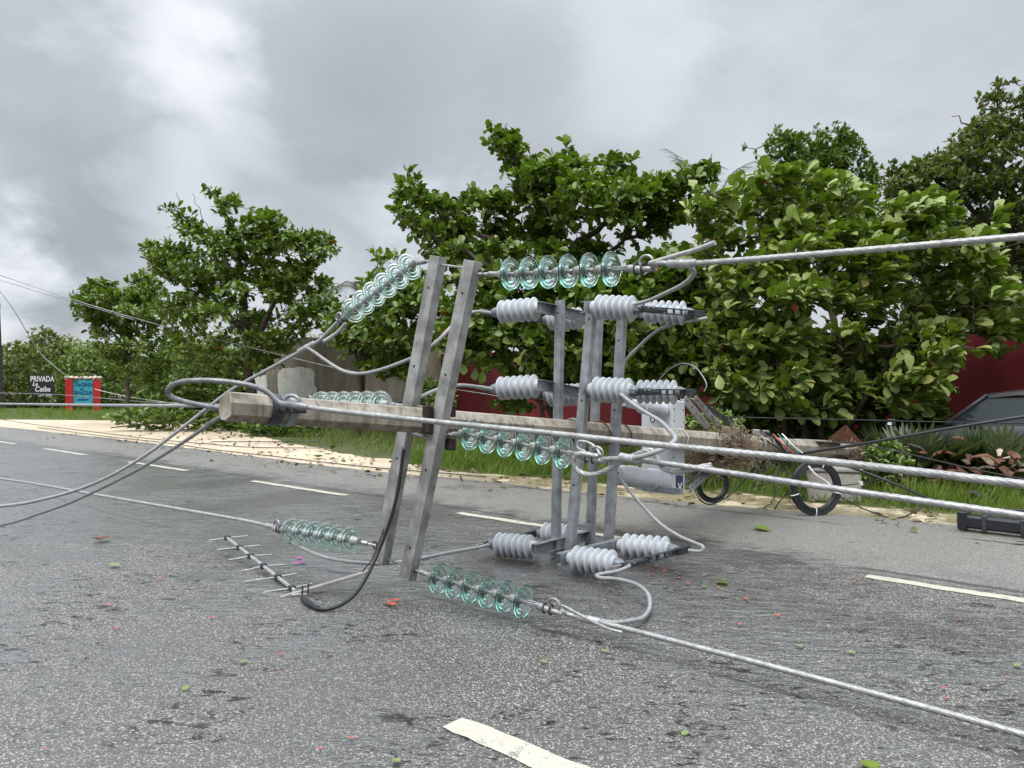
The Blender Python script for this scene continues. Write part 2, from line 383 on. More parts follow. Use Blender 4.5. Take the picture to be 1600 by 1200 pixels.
edge_pts = sorted([to_rd(G(px, py)) for px, py in [(0, 667), (170, 685), (350, 708), (560, 735), (740, 751), (900, 769), (1040, 784), (1200, 797), (1400, 813), (1600, 832)]])
ex = [e[0] for e in edge_pts]; en = [e[1] for e in edge_pts]
def edge_n(x): return float(np.interp(x, ex, en))+.035*nz(x, 2.1, 1)
sand_pts = sorted([to_rd(G(px, py)) for px, py in [(0, 656), (170, 657), (300, 660), (420, 686), (450, 692), (560, 712), (690, 733), (740, 741), (900, 751), (1040, 764), (1200, 777), (1400, 795), (1600, 815)]])
sxp = [e[0] for e in sand_pts]; snp = [e[1] for e in sand_pts]
def sand_n(x): return max(edge_n(x)+.1, float(np.interp(x, sxp, snp))+.10*nz(x, 1.7, 4))
xs = list(np.arange(-90, -30, 2.0))+list(np.arange(-30, 8, .12))+list(np.arange(8, 60, 2.0))
v = []; fc = []
for i, x in enumerate(xs):
    v += [(x, -7, 0), (x, edge_n(x), 0)]
    if i: fc.append((2*i-2, 2*i, 2*i+1, 2*i-1))
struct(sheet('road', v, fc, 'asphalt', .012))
v = []; fc = []
for i, x in enumerate(xs):
    v += [(x, edge_n(x)-.5, 0), (x, sand_n(x), 0)]
    if i: fc.append((2*i-2, 2*i, 2*i+1, 2*i-1))
struct(sheet('sand_verge', v, fc, 'sand', .006))
# painted dashes: ragged worn ends, as sheets on the asphalt
def dash(x0, x1, n0, wdt, label):
    v = []; fc = []; k = 40
    for i in range(k+1):
        x = x0+(x1-x0)*i/k; e = .008*nz(x, 9, x0)
        cut = .022 if i in (0, k) else 0
        v += [(x, n0-wdt/2+e+cut, 0), (x, n0+wdt/2+.7*e-cut*.2, 0)]
        if i: fc.append((2*i-2, 2*i, 2*i+1, 2*i-1))
    return struct(sheet('lane_marking', v, fc, 'road_paint', .017))
for k in range(-2, 8):
    a = -(1.95+4.75*k); dash(a, a+2.5, 6.70, .13, '')
dash(-2.57, .6, 2.53, .15, ''); dash(-12.0, -9.5, -1.6, .14, '')

# ------------------------------------------------------------------ the fallen pole
def lerp(a, b, t): return a+(b-a)*t
E1 = Vector((.692, .715, -.09)).normalized()          # along the pole, tip to base
E2 = Vector((.715, -.692, 0)).normalized()            # the way the conductors run (to the right, nearer)
TIP = P(350, 634.5, 4.64); BASE = P(1425, 712, 13.5)
PD = (BASE-TIP).normalized(); PL = (BASE-TIP).length
def pole_at(px):                                      # axis point seen at a photo column
    q = (px-800)/F; s_ = (q*TIP.y-TIP.x)/(PD.x-q*PD.y); return TIP+PD*s_
def pole_r(s_): return .094+.0023*s_*1.0
root = thing('utility_pole', BASE, 'fallen octagonal concrete utility pole with upright steel crossarms lying across the road', 'utility pole')
b = MB(); prof = [(0, .089), (.006, .094)]+[(x, pole_r(x)) for x in np.linspace(.05, PL, 60)]
b.lathe(prof, TIP, PD, 8, rot=R(22.5+8))
rnp = random.Random(2)
for i_ in range(16):                                   # chipped rim at the broken-off end
    b.v[i_] = tuple(Vector(b.v[i_])+PD*rnp.uniform(0, .012)+Vector((rnp.uniform(-.003, .003), 0, rnp.uniform(-.004, .003))))
shaft = b.build('shaft', 'pole_concrete', root, bevel=.003, loc=TIP)
def on_pole(s_, r_, name, mat, wid=.05, parent=root, n=24):
    c = TIP+PD*s_
    return MB().lathe([(-wid/2, r_-.004), (-wid/2, r_+.006), (wid/2, r_+.006), (wid/2, r_-.004)], c, PD, n, closed=True).build(name, mat, parent, smooth=40)
# strap near the tip, lugs, bolts
on_pole(.31, pole_r(.31)+.002, 'steel_band', 'dark_steel', .075)
on_pole(.42, pole_r(.42)+.002, 'steel_band', 'galvanised_blue', .05)
cb = TIP+PD*.36
for sgn in (1, -1):
    MB().frame(cb, PD, E2, Vector((0, 0, 1)), -.05, .10, .07 if sgn > 0 else -.17, .17 if sgn > 0 else -.07, -.012, .012).build('band_lug', 'rust_black', root, bevel=.004)
gd = (P(500, 639, 4.55)-P(440, 630, 4.67)).normalized(); ga = P(446, 631, 4.66)
gcl = thing('guy_clamp', ga, 'dark cast clamp holding the thick strand beside the pole tip band', 'clamp')
gu = Vector((0, 0, 1)); gu = (gu-gd*gu.dot(gd)).normalized(); gsd = gd.cross(gu)
MB().tube([ga-gd*.07, ga, ga+gd*.06, ga+gd*.14, ga+gd*.17], [.010, .020, .030, .024, .012], 9).build('clamp_body', 'galvanised_blue', gcl, smooth=50)
MB().tube([ga+gd*(.05+.055*math.cos(th))+gu*(.022+.034*math.sin(th)) for th in np.linspace(-.2, 3.6, 12)], .012, 8).build('clamp_bow', 'galvanised_blue', gcl, smooth=50)
for q_ in (.02, .08): MB().tube([ga+gd*q_-gsd*.03-gu*.03, ga+gd*q_+gsd*.03-gu*.03], .009, 6).build('clamp_bolt', 'dark_steel', gcl)
# crossarms: steel channels on edge, one each side of the pole
def channel(bot, top, web, dep, mat='galvanised', holes=(.1, .35, .65, .9), th=.009, open_dir=1):
    ax = (top-bot).normalized(); L = (top-bot).length
    ex = (E2-ax*E2.dot(ax)).normalized(); ey = ax.cross(ex)
    if ey.dot(E1) < 0: ey = -ey
    h = web/2; d0, d1 = -dep/2, dep/2
    b = MB()
    prof = [(-h, d0), (h, d0), (h, d1), (h-th, d1), (h-th, d0+th), (-h+th, d0+th), (-h+th, d1), (-h, d1)]
    vs = [bot+ex*x+ey*y for x, y in prof]+[top+ex*x+ey*y for x, y in prof]
    fs = [(i, (i+1) % 8, 8+(i+1) % 8, 8+i) for i in range(8)]
    fs += [(0, 1, 4, 5), (1, 2, 3, 4), (0, 5, 6, 7), (8, 13, 12, 9), (9, 12, 11, 10), (8, 15, 14, 13)]
    b.add(vs, fs)
    o = b.build('crossarm', mat, root, bevel=.0015)
    for q in holes:
        c = bot+ax*(L*q)+ey*(d0)
        MB().lathe([(-.002, .011), (.0015, .011)], c, -ey, 10).build('bolt_hole', 'car_dark', o)
    return o, ex, ey
CF = channel(P(637, 903, 5.75), P(739, 408, 5.50), .118, .075)
CB = channel(P(596, 878, 6.02), P(685, 401, 5.76), .118, .075)
A_ = channel(P(868, 871, 7.0), P(875, 470, 7.15), .075, .06, 'galvanised_blue', (.03, .95))
B_ = channel(P(889, 882, 6.8), P(926, 471, 6.88), .085, .06, 'galvanised_blue', (.3, .62, .93))
C_ = channel(P(922, 853, 7.35), P(936, 478, 7.5), .075, .06, 'galvanised_blue', (.1,))
D_ = channel(P(950, 862, 7.15), P(972, 497, 7.3), .085, .06, 'galvanised_blue', (.35, .6, .9))
# through bolts / spacer rods between each pair
def rod(a, bb, r=.009, name='spacer_rod', mat='cast_metal'):
    return MB().tube([a, bb], r, 10).build(name, mat, root, smooth=40)
rod(P(686, 413, 5.74), P(740, 421, 5.5)); rod(P(605, 874, 6.0), P(640, 886, 5.74))
rod(P(640, 633, 5.9), P(694, 640, 5.6)); rod(P(640, 676, 5.9), P(688, 690, 5.6), .014)
# dark clamp plates where the arms are bolted to the shaft
for (px, py, d) in ((668, 656, 5.62), (703, 642, 5.72), (703, 694, 5.66)):
    c = P(px, py, d)
    MB().frame(c, PD, E2, Vector((0, 0, 1)), -.03, .03, -.03, .04, -.105 if px == 668 else -.045, .105 if px == 668 else .045).build('clamp_plate', 'rust_black', root, bevel=.008)
def ring(s_, dr, r, name, mat, tilt=0, turns=1):
    c = TIP+PD*s_; a = PD.cross(Vector((0, 0, 1))).normalized(); bb = PD.cross(a); q = []
    for i in range(24*turns+1):
        th = i/24*2*math.pi; rr = pole_r(s_)+dr+.004*math.sin(th*2.3)
        q.append(c+a*(rr*math.cos(th))+bb*(rr*math.sin(th))+PD*(tilt*math.sin(th)+.012*i/24))
    return MB().tube(q, r, 6).build(name, mat, root, smooth=60)
s_b = (pole_at(893)-TIP).length
ring(s_b, .012, .007, 'tie_wire', 'guy_strand', .02, 4)
ring(s_b+.42, .012, .004, 'tie_wire', 'rusty', .06, 2)
ring(s_b+.75, .010, .004, 'tie_wire', 'rusty', .05, 2)
ring((pole_at(1060)-TIP).length, .008, .006, 'tie_wire', 'old_white', .02, 1)
# bolted steel bands, steps and brackets toward the base
for px in (1135, 1150, 1182, 1196):
    s_ = (pole_at(px)-TIP).length
    on_pole(s_, pole_r(s_)+.012, 'steel_band', 'galvanised', .045)
    c = TIP+PD*s_+Vector((0, 0, pole_r(s_)+.02))
    MB().frame(c, PD, E2, Vector((0, 0, 1)), -.02, .02, -.045, .045, -.01, .055).build('band_lug', 'galvanised', root, bevel=.008)

# ------------------------------------------------------------------ glass insulator strings
gm = MB(); RG = .110
gprof = [(.010, .034), (.018, .046), (.025, .060), (.031, .076), (.036, .092), (.040, .102), (.046, .109), (.053, RG), (.059, .106),
         (.058, .100), (.053, .096), (.049, .092), (.050, .086), (.056, .082), (.058, .078), (.054, .073), (.046, .068), (.043, .062), (.048, .056), (.053, .052), (.050, .046), (.040, .038), (.034, .028), (.010, .026)]
gm.lathe(gprof, (0, 0, 0), (0, 0, 1), 48, closed=True)
disc0 = gm.build('glass_disc', 'glass', None, smooth=80)
cm = MB(); cm.lathe([(-.062, .012), (-.060, .024), (-.046, .029), (.000, .033), (.008, .038), (.016, .038), (.030, .024), (.036, .016), (.040, .011), (.086, .011)], (0, 0, 0), (0, 0, 1), 24)
cap0 = cm.build('metal_cap', 'aluminium', None, smooth=40)
first_disc = True
def strain_clamp(parent, a, d, s=1.0, mat='cast_metal'):
    """clevis, strain clamp with two U-bolts and a thimble loop: from a along d"""
    up = Vector((0, 0, 1)); up = (up-d*up.dot(d)).normalized(); sd = d.cross(up)
    for sg in (1, -1):
        MB().frame(a, d, sd, up, -.01, .11, sg*.018-.004, sg*.018+.004, -.014, .014).build('clevis_plate', mat, parent, bevel=.003)
    b = MB(); b.tube([a+d*.08, a+d*.12-up*.004, a+d*.2-up*.012, a+d*.29-up*.012], [.018, .026, .022, .014], 10)
    b.build('clamp_body', mat, parent, smooth=40)
    for q in (.15, .20):
        pts = [a+d*(q*1.0)+sd*(.024*math.cos(th))+up*(.034*math.sin(th)-.005) for th in np.linspace(-2.6, 5.7-2.6+.6, 14)]
        MB().tube(pts, .006, 6).build('u_bolt', 'dark_steel', parent, smooth=60)
    pts = [a+d*(.22+.045*math.cos(th))+up*(.035+.036*math.sin(th)) for th in np.linspace(-.6, 4.0, 14)]
    MB().tube(pts, .009, 8).build('thimble', mat, parent, smooth=60)
def string(name_label, att, p0, p1, bow=0.0, n=6, group='glass insulator strings'):
    """att: where it hangs on the crossarm; p0, p1: first and last disc"""
    global first_disc
    root_ = thing('insulator_string', att, name_label, 'insulator', group)
    c = [lerp(p0, p1, i/(n-1))-Vector((0, 0, bow*math.sin(math.pi*i/(n-1)))) for i in range(n)]
    for i in range(n):
        d = ((c[min(i+1, n-1)]-c[max(i-1, 0)])).normalized()
        if first_disc: o, k = disc0, cap0; first_disc = False
        else:
            o = disc0.copy(); k = cap0.copy(); COL.objects.link(o); COL.objects.link(k)
        o.parent = root_; o.matrix_parent_inverse = Matrix.Identity(4)
        o.location = c[i]-Vector(att); o.rotation_euler = d.to_track_quat('Z', 'Y').to_euler()
        k.parent = o; k.matrix_parent_inverse = Matrix.Identity(4); k.location = (0, 0, 0); k.rotation_euler = (0, 0, 0)
    d0 = (p0-att).normalized()
    MB().tube([att-d0*.02, lerp(att, p0, .5)], .011, 8).build('eye_link', 'aluminium', root_, smooth=50)
    MB().tube([lerp(att, p0, .35), p0-d0*.05], [.02, .017], 8).build('socket_link', 'cast_metal', root_, smooth=50)
    q = [att+Vector((.0, .0, .0))+E2*(.025*math.cos(th))+Vector((0, 0, 1))*(.028*math.sin(th)) for th in np.linspace(0, 6.3, 13)]
    MB().tube(q, .008, 6).build('shackle', 'dark_steel', root_, smooth=60)
    de = (c[-1]-c[-2]).normalized()
    strain_clamp(root_, c[-1]+de*.075, de)
    return c[-1]+de*.34, de
u1, _ = string('upper right string of six green glass discs reaching toward the tree', P(751, 428, 5.43), P(789, 428.5, 5.30), P(944, 421, 4.78))
u2, _ = string('glass disc string hanging right of the crossarm just below the concrete pole', P(697, 679, 5.62), P(728, 678, 5.52), P(871, 704.5, 5.05), .0)
u3, _ = string('glass disc string lying lowest and nearest over the wet asphalt', P(645, 889, 5.72), P(679, 902, 5.62), P(808, 937, 5.17), .0)
l1, d1 = string('glass disc string sagging down to the left from the crossarm top against the sky', P(676, 407, 5.82), P(645, 412, 5.95), P(556, 481, 6.58), .0)
l2, d2 = string('glass disc string half hidden behind the concrete pole', P(628, 633, 5.92), P(600, 632, 6.02), P(507, 631, 6.75), 0)
l3, d3 = string('lower left glass disc string close above the road beside the antenna', P(586, 852, 6.02), P(553, 845, 6.05), P(461, 830, 6.62), .0)

# ------------------------------------------------------------------ conductors
gc = 'thick aluminium conductors running along the road'
def conductor(pts, r, label, mat='aluminium', strands=6):
    return cable('conductor_cable', pts, r, mat, label, 'power cable', gc, strands=strands, step=.018, per=6, twist=22)
conductor([u1, (1030, 411, 4.45), (1085, 411.5, 4.32), (1300, 395, 3.80), (1600, 369, 3.30), (1900, 340, 2.9)], .0145, 'silver stranded cable rising right from the upper glass string past the trees')
conductor([u2, (990, 718, 4.62), (1100, 733, 4.36), (1300, 763, 3.90), (1600, 806, 3.38), (2000, 868, 2.85)], .0150, 'silver stranded cable from the middle glass string crossing in front of the black coil')
conductor([u3, (900, 963, 4.95), (1000, 988, 4.62), (1200, 1040, 4.12), (1400, 1093, 3.72), (1600, 1148, 3.36), (1900, 1236, 2.94)], .0150, 'silver stranded cable lying nearest, down to the lower right corner')
cable('guy_strand', [(462, 633, 4.66), (500, 639, 4.55), (560, 646, 4.42), (700, 661, 4.12), (850, 676, 3.80), (1000, 692, 3.50), (1300, 722, 2.98), (1600, 757, 2.52), (1950, 800, 2.15)], .0132, 'aluminium',
      'thick twisted strand from the pole tip crossing all posts to the right edge', 'power cable', gc, strands=7, step=.012, per=6, twist=26)
cable('guy_loop', [(450, 632, 4.66), (436, 629, 4.66), (415, 611, 4.65), (385, 601, 4.62), (340, 595, 4.62), (295, 595, 4.66), (270, 601, 4.72), (262, 611, 4.76), (268, 620, 4.78), (290, 628, 4.78), (325, 635, 4.74), (352, 641, 4.80)], .0145, 'guy_strand',
      'grey twisted wire loop curling around the broken pole tip', 'cable loop', strands=7, step=.012, per=10, twist=26)
cable('conductor_cable', [l1, (500, 531, 6.9), (478, 544, 6.95), (430, 571, 7.1), (365, 607, 7.3), (330, 633, 7.35), (280, 672, 7.4), (220, 716, 7.4), (150, 754, 7.5), (80, 777, 7.8), (0, 791, 8.3), (-150, 800, 9.4)], .017, 'sheath_grey',
      'grey cable from the upper left string behind the pole tip to the left edge', 'power cable', gc)
cable('conductor_cable', [(372, 640, 4.98), (338, 655, 5.1), (300, 682, 5.3), (250, 714, 5.6), (200, 742, 5.9), (120, 781, 6.5), (60, 803, 7.0), (0, 821, 7.6), (-150, 850, 8.4)], .0135, 'guy_strand',
      'grey stay wire from under the pole tip sloping down to the lower left edge', 'power cable', gc)
cable('conductor_cable', [l2, (470, 632, 7.05), (400, 633, 7.6), (330, 634, 8.4), (150, 633, 11.5), (0, 631, 16.0), (-200, 629, 24)], [.021]*61, 'aluminium',
      'pale straight cable running level from behind the pole tip to the left edge', 'power cable', gc)
cable('conductor_cable', [l3, (430, 824, 6.85), (380, 813, 7.2), (300, 799, 7.6), (150, 773, 8.7), (60, 757, 10.0), (0, 748, 11.0), (-200, 722, 14.5)], .0165, 'aluminium',
      'pale cable from the lower left glass string stretched low over the road', 'power cable', gc)
gj = 'bent jumper cables between the strings and the switches'
def jumper(pts, label, r=.0155, mat='sheath_grey', per=10):
    return cable('jumper_cable', pts, r, mat, label, 'jumper cable', gj, per=per)
jumper([(480, 543, 6.93), (492, 551, 6.9), (510, 564, 6.85), (535, 579, 6.75), (560, 584, 6.65), (590, 579, 6.5), (625, 567, 6.35), (650, 556, 6.25), (680, 536, 6.2), (702, 514, 6.3), (720, 496, 6.6), (742, 487, 6.95), (766, 489, 7.12)], 'grey jumper sagging from the upper left cable up to the top left switch')
jumper([(600, 640, 6.2), (630, 634, 6.05), (655, 622, 6.0), (675, 612, 6.1), (700, 604, 6.4), (725, 602, 6.75), (750, 605, 7.0), (768, 608, 7.1)], 'short grey jumper above the pole leading to the middle left switch')
jumper([(430, 826, 6.83), (444, 838, 6.75), (470, 855, 6.5), (510, 871, 6.25), (560, 879, 6.15), (610, 880, 6.2), (660, 872, 6.3), (710, 862, 6.5), (745, 856, 6.7), (764, 851, 6.76)], 'low grey jumper running behind the arm ends to the bottom left switch')
jumper([(1070, 411, 4.37), (1084, 424, 4.5), (1080, 434, 4.7), (1065, 446, 5.0), (1040, 458, 5.5), (1015, 469, 6.1), (990, 476, 6.42)], 'bent grey jumper from the upper right cable down to the top right switch')
jumper([(1105, 497, 6.9), (1080, 501, 6.95), (1052, 506, 7.1), (1025, 518, 7.3), (1000, 540, 7.45), (982, 558, 7.5), (968, 580, 7.6)], 'grey jumper curving down behind the top right switch')
jumper([(970, 616, 6.4), (985, 628, 6.25), (1005, 642, 6.0), (1030, 657, 5.6), (1045, 671, 5.2), (1055, 684, 4.8), (1051, 692, 4.6), (1035, 702, 4.5), (1010, 711, 4.52), (990, 716, 4.6)], 'grey jumper from the middle right switch bending back to the silver cable')
jumper([(966, 742, 7.6), (975, 756, 7.5), (1000, 786, 7.2), (1030, 817, 6.9), (1060, 837, 6.7), (1085, 848, 6.5), (1098, 854, 6.42), (1095, 861, 6.42), (1076, 860, 6.48)], 'grey jumper from the ribbed bushing down to the bottom right switch')
jumper([(985, 884, 6.08), (966, 892, 6.05), (944, 896, 6.02), (932, 899, 6.0), (938, 903, 5.98), (955, 904, 5.95), (975, 907, 5.85), (998, 915, 5.7), (1013, 930, 5.5), (1015, 950, 5.3), (1004, 965, 5.1), (985, 970, 4.95), (960, 973, 4.85), (930, 969, 4.87)], 'grey jumper looping over the asphalt from the bottom right switch to the nearest cable')
cable('jumper_cable', [(1030, 593, 7.6), (1045, 578, 7.5), (1065, 568, 7.3), (1085, 573, 7.1), (1098, 588, 7.0), (1104, 602, 6.95), (1100, 612, 6.95)], .006, 'guy_strand', 'thin arched wire above the middle right switch', 'jumper cable', gj)
# ends, splices and loops
def splice(a, bb, r, label, mat='aluminium'):
    pa, pb = P(*a), P(*bb); d = (pb-pa)
    b = MB(); L = d.length; b.lathe([(0, r*.65), (.01, r), (L*.45, r), (L*.47, r*1.12), (L*.53, r*1.12), (L*.55, r), (L-.01, r), (L, r*.65)], pa, d, 14)
    return tag(b.build('splice_sleeve', mat, None, smooth=40), label, 'cable sleeve', 'sleeves on the cables')
splice((1042, 412, 4.41), (1088, 411, 4.31), .024, 'pale sleeve on the upper right cable by the trees')
splice((968, 713.5, 4.69), (1003, 720, 4.58), .026, 'pale sleeve on the middle cable in front of the posts')
splice((902, 964, 4.94), (938, 972, 4.82), .024, 'pale sleeve on the nearest cable over the asphalt')
splice((492, 536, 6.92), (466, 550.5, 6.99), .027, 'grey sleeve on the upper left cable', 'sheath_grey')
splice((440, 826, 6.8), (415, 821, 6.98), .024, 'pale sleeve on the lower left cable by the antenna')
cable('cable_tail', [u1+Vector((.0, 0, .03)), (1018, 411, 4.5), (1050, 401, 4.4), (1085, 391, 4.3), (1117, 379, 4.2)], .0145, 'aluminium', 'cut cable end sticking up beside the upper right cable', 'cable end')
cable('cable_tail', [(540, 505, 6.72), (530, 517, 6.75), (515, 528, 6.75), (505, 534, 6.7)], .017, 'sheath_grey', 'cut cable end drooping under the upper left clamp', 'cable end')
cable('cable_tail', [u3+Vector((0, 0, .02)), (880, 947, 5.02), (920, 968, 4.85), (950, 982, 4.7), (972, 988, 4.65)], .009, 'aluminium', 'frayed strand end lying along the nearest cable', 'cable end')
cable('cable_loop', [(935, 713, 4.85), (905, 709, 4.92), (896, 718, 4.95), (899, 731, 4.95), (912, 740, 4.92), (930, 741, 4.88), (950, 733, 4.82), (970, 722, 4.75), (995, 710, 4.66), (1012, 704, 4.6), (1022, 708, 4.58), (1030, 722, 4.55), (1040, 733, 4.52), (1060, 737, 4.48), (1090, 731, 4.40), (1112, 727, 4.36)], .0155, 'aluminium', 'pale cable tail looped around the middle conductor', 'cable loop', strands=6, step=.015, per=8, twist=22)
cable('cable_loop', [(915, 706, 5.0), (903, 700, 5.05), (905, 690, 5.05), (920, 692, 5.0), (932, 701, 4.95), (938, 712, 4.9)], .010, 'aluminium', 'small bright thimble loop at the end of the middle glass string', 'cable loop')

# ------------------------------------------------------------------ disconnect switches with grey polymer insulators
def polymer(parent, base, tip, r=.112, sheds=6):
    d = tip-base; L = d.length
    cap = .16*L; body = L-cap-.05
    prof = [(0, .045), (.02, .058), (.05, .058)]
    for i in range(sheds):
        a = .05+body*i/sheds; st = body/sheds
        prof += [(a+st*.04, .060), (a+st*.20, .068), (a+st*.36, r*.93), (a+st*.44, r), (a+st*.52, r*1.005), (a+st*.60, r*.97), (a+st*.68, .076), (a+st*.86, .060)]
    prof += [(.05+body, .056)]
    o = MB().lathe(prof, base, d, 32).build('insulator', 'polymer', parent, smooth=70)
    MB().lathe([(.05+body-.004, .050), (.05+body+.03, .052), (L-.02, .040), (L, .030)], base, d, 20).build('end_cap', 'polymer_cap', o, smooth=40)
    return o
def ladder(parent, a, bb, wid, r, rungs=6, name='blade', over=.12):
    d = (bb-a).normalized(); up = Vector((0, 0, 1)); up = (up-d*up.dot(d)).normalized(); sd = d.cross(up)
    b = MB()
    for sg in (1, -1): b.frame(a+sd*(sg*.004), d, sd, up, -over*.5, (bb-a).length+over, -.012, .012, sg*wid/2-r, sg*wid/2+r)
    L = (bb-a).length
    for i in range(rungs): b.frame(a+d*(L*(.25+.75*i/(rungs-1))), d, sd, up, -r, r, -.010, .010, -wid/2-r*.5, wid/2+r*.5)
    o = b.build(name, 'dark_steel', parent, bevel=.002)
    c = MB(); c.tube([a-d*.10, a+d*.02, a+d*.10, a+d*.2, a+d*.26], [.016, .030, .034, .026, .014], 9); c.frame(a, d, sd, up, -.05, .12, -.034, .034, -.016, .02)
    c.build('contact_jaw', 'dark_steel', parent, bevel=.003)
    c = MB(); c.frame(bb, d, sd, up, -.06, .07, -.028, .028, -.03, .03); c.tube([bb+d*.03, bb+d*.13], [.022, .013], 8)
    c.build('hinge', 'dark_steel', parent, bevel=.003)
    for q in (0, .06):
        MB().tube([a+d*q-sd*.045+up*.012, a+d*q+sd*.045+up*.012], .008, 8).build('bolt', 'cast_metal', parent)
    return o
gs = 'disconnect switches bolted to the crossarms'
def switch(label, fb, ft, rb, rt, side):
    """front/rear insulator base and tip; side -1: points left"""
    fb, ft, rb, rt = [P(*q) for q in (fb, ft, rb, rt)]
    o = thing('disconnect_switch', lerp(fb, rb, .5), label, 'switch', gs)
    d = (rb-fb).normalized(); up = Vector((0, 0, 1)); up = (up-d*up.dot(d)).normalized(); sd = d.cross(up)
    off = ((ft-fb).normalized())
    if sd.dot(off) < 0: sd = -sd
    L = (rb-fb).length; th = .006
    b = MB()                                           # channel: web against the insulators, two flanges away from them
    b.frame(fb, d, sd, up, -.09, L+.09, -th, 0, -.05, .05)
    for z in (-.05, .05-th): b.frame(fb, d, sd, up, -.09, L+.09, -.055, -th, z, z+th)
    b.build('base_channel', 'galvanised_blue', o)
    polymer(o, fb, ft); polymer(o, rb, rt)
    ladder(o, ft+off*.01, rt+off*.01, .045, .005)
    t_ = MB(); t_.frame(ft, d, sd, up, -.16, -.03, -.004, .018, -.02, .02).build('terminal_pad', 'cast_metal', o, bevel=.003)
    return o
switch('top right disconnect switch below the upper cable, black ladder blade against the tree', (924, 480, 6.74), (1006, 483, 6.46), (1000, 487, 7.2), (1086, 490, 6.93), 1)
switch('top left disconnect switch at the post tops, ribbed insulators pointing left', (848, 482, 7.06), (768, 489, 7.32), (916, 497, 7.62), (848, 500, 7.88), -1)
switch('middle right disconnect switch just above the concrete pole, in front of the posts', (920, 608, 6.74), (1000, 612, 6.46), (988, 612, 7.2), (1072, 613, 6.93), 1)
switch('middle left disconnect switch in front of the red wall, insulators pointing left', (848, 603, 7.04), (766, 608, 7.3), (914, 616, 7.6), (848, 619, 7.86), -1)
switch('bottom right disconnect switch resting on the asphalt with tilted blade', (888, 872, 6.46), (976, 883, 6.16), (966, 852, 6.92), (1062, 860, 6.58), 1)
switch('bottom left disconnect switch low beside the white lane dash', (840, 856, 6.80), (764, 850, 7.04), (908, 838, 7.32), (838, 833, 7.56), -1)

# ------------------------------------------------------------------ light grey switch box on the pole and its brackets
bx = thing('switchgear_box', P(1035, 700, 8.45), 'light grey metal box with ribbed bushings mounted behind the concrete pole', 'switchgear')
O = P(1036, 699, 8.45)
b = MB().frame(O, E2, E1, Vector((0, 0, 1)), -.20, .20, -.13, .13, -.50, .52)
hb = b.build('housing', 'light_box', bx, bevel=.012)
MB().frame(O, E2, E1, Vector((0, 0, 1)), .203, .21, -.06, .07, -.47, -.29).build('label_plate', 'navy', hb)
for k in range(5):
    for sgn in (-1, 1):
        MB().lathe([(0, .008), (.004, .008)], O+E2*.2+E1*(.095*sgn)+Vector((0, 0, -.1+.13*k)), E2, 8).build('bolt', 'dark_steel', hb)
q = [O+E2*(-.05)-E1*.13+Vector((0, 0, .30))+E2*(.028*math.cos(th))+Vector((0, 0, .036*math.sin(th))) for th in np.linspace(0, 6.3, 13)]
MB().tube(q, .006, 6).build('lifting_eye', 'dark_steel', hb)
pa, pb = P(1040, 752, 8.3), P(964, 741, 7.7); d = pb-pa; L = d.length
prof = [(0, .10)]
for i in range(5): a = .04+i*.055; prof += [(a, .112), (a+.018, .135), (a+.034, .112)]
prof += [(L*.62, .118), (L*.66, .128), (L*.70, .118), (L*.74, .128), (L*.78, .118), (L*.94, .115), (L*.99, .09), (L, .03)]
MB().lathe([(a_*1.0, r_*.88) for a_, r_ in prof], pa, d, 28).build('bushing', 'light_box', bx, smooth=50)
MB().lathe([(0, .03), (.03, .03)], pb, d, 12).build('terminal', 'dark_steel', bx)
pa, pb = P(1038, 640, 8.3), P(974, 628, 7.8); d = pb-pa; L = d.length; prof = [(0, .05)]
for i in range(7): a = .02+i*.058; prof += [(a, .055), (a+.026, .088), (a+.034, .088), (a+.05, .055)]
prof += [(L, .045)]
MB().lathe(prof, pa, d, 24).build('bushing', 'polymer', bx, smooth=60)
MB().frame(P(1040, 763.5, 8.2), E2, E1, Vector((0, 0, 1)), -.26, .30, -.2, -.14, -.03, .03).build('mounting_rail', 'galvanised_blue', bx)
def strap(pa, pb, wid, label_parent, mat='galvanised', th=.008, holes=5, name='bracket_arm'):
    d = (pb-pa); L = d.length; d.normalize(); n_ = Vector((0, -1, .15)); sd = d.cross(n_).normalized(); n2 = sd.cross(d).normalized()
    b = MB(); b.frame(pa, d, sd, n2, 0, L, -wid/2, wid/2, -th, 0); b.frame(pa, d, sd, n2, 0, L, wid/2-th, wid/2, -.05, -th)
    o = b.build(name, mat, label_parent)
    for i in range(holes):
        MB().lathe([(0, .010), (.002, .010)], pa+d*(L*(i+.5)/holes), n2 if n2.y < 0 else -n2, 8).build('bolt_hole', 'car_dark', o)
br = thing('steel_bracket', P(1110, 665, 8.9), 'pale perforated steel bracket standing on the pole beside the straw tangle', 'bracket')
strap(P(1070, 622, 8.6), P(1107, 667, 8.9), .07, br, 'aluminium')
strap(P(1086, 621, 8.7), P(1124, 664, 9.0), .06, br, 'galvanised')
strap(P(1092, 627, 8.9), P(1146, 662, 9.2), .05, br, 'dark_steel')
br = thing('steel_bracket', P(1080, 745, 8.9), 'grey angle bracket hanging under the pole beside the black coil', 'bracket')
strap(P(1060, 764, 8.5), P(1092, 733, 8.9), .055, br, 'galvanised')
strap(P(1078, 764, 8.5), P(1112, 735, 8.9), .07, br, 'galvanised_blue')
MB().frame(P(1092, 730, 8.9), E1, E2, Vector((0, 0, 1)), -.2, .2, -.03, .03, -.03, .03).build('bracket_arm', 'galvanised_blue', br)

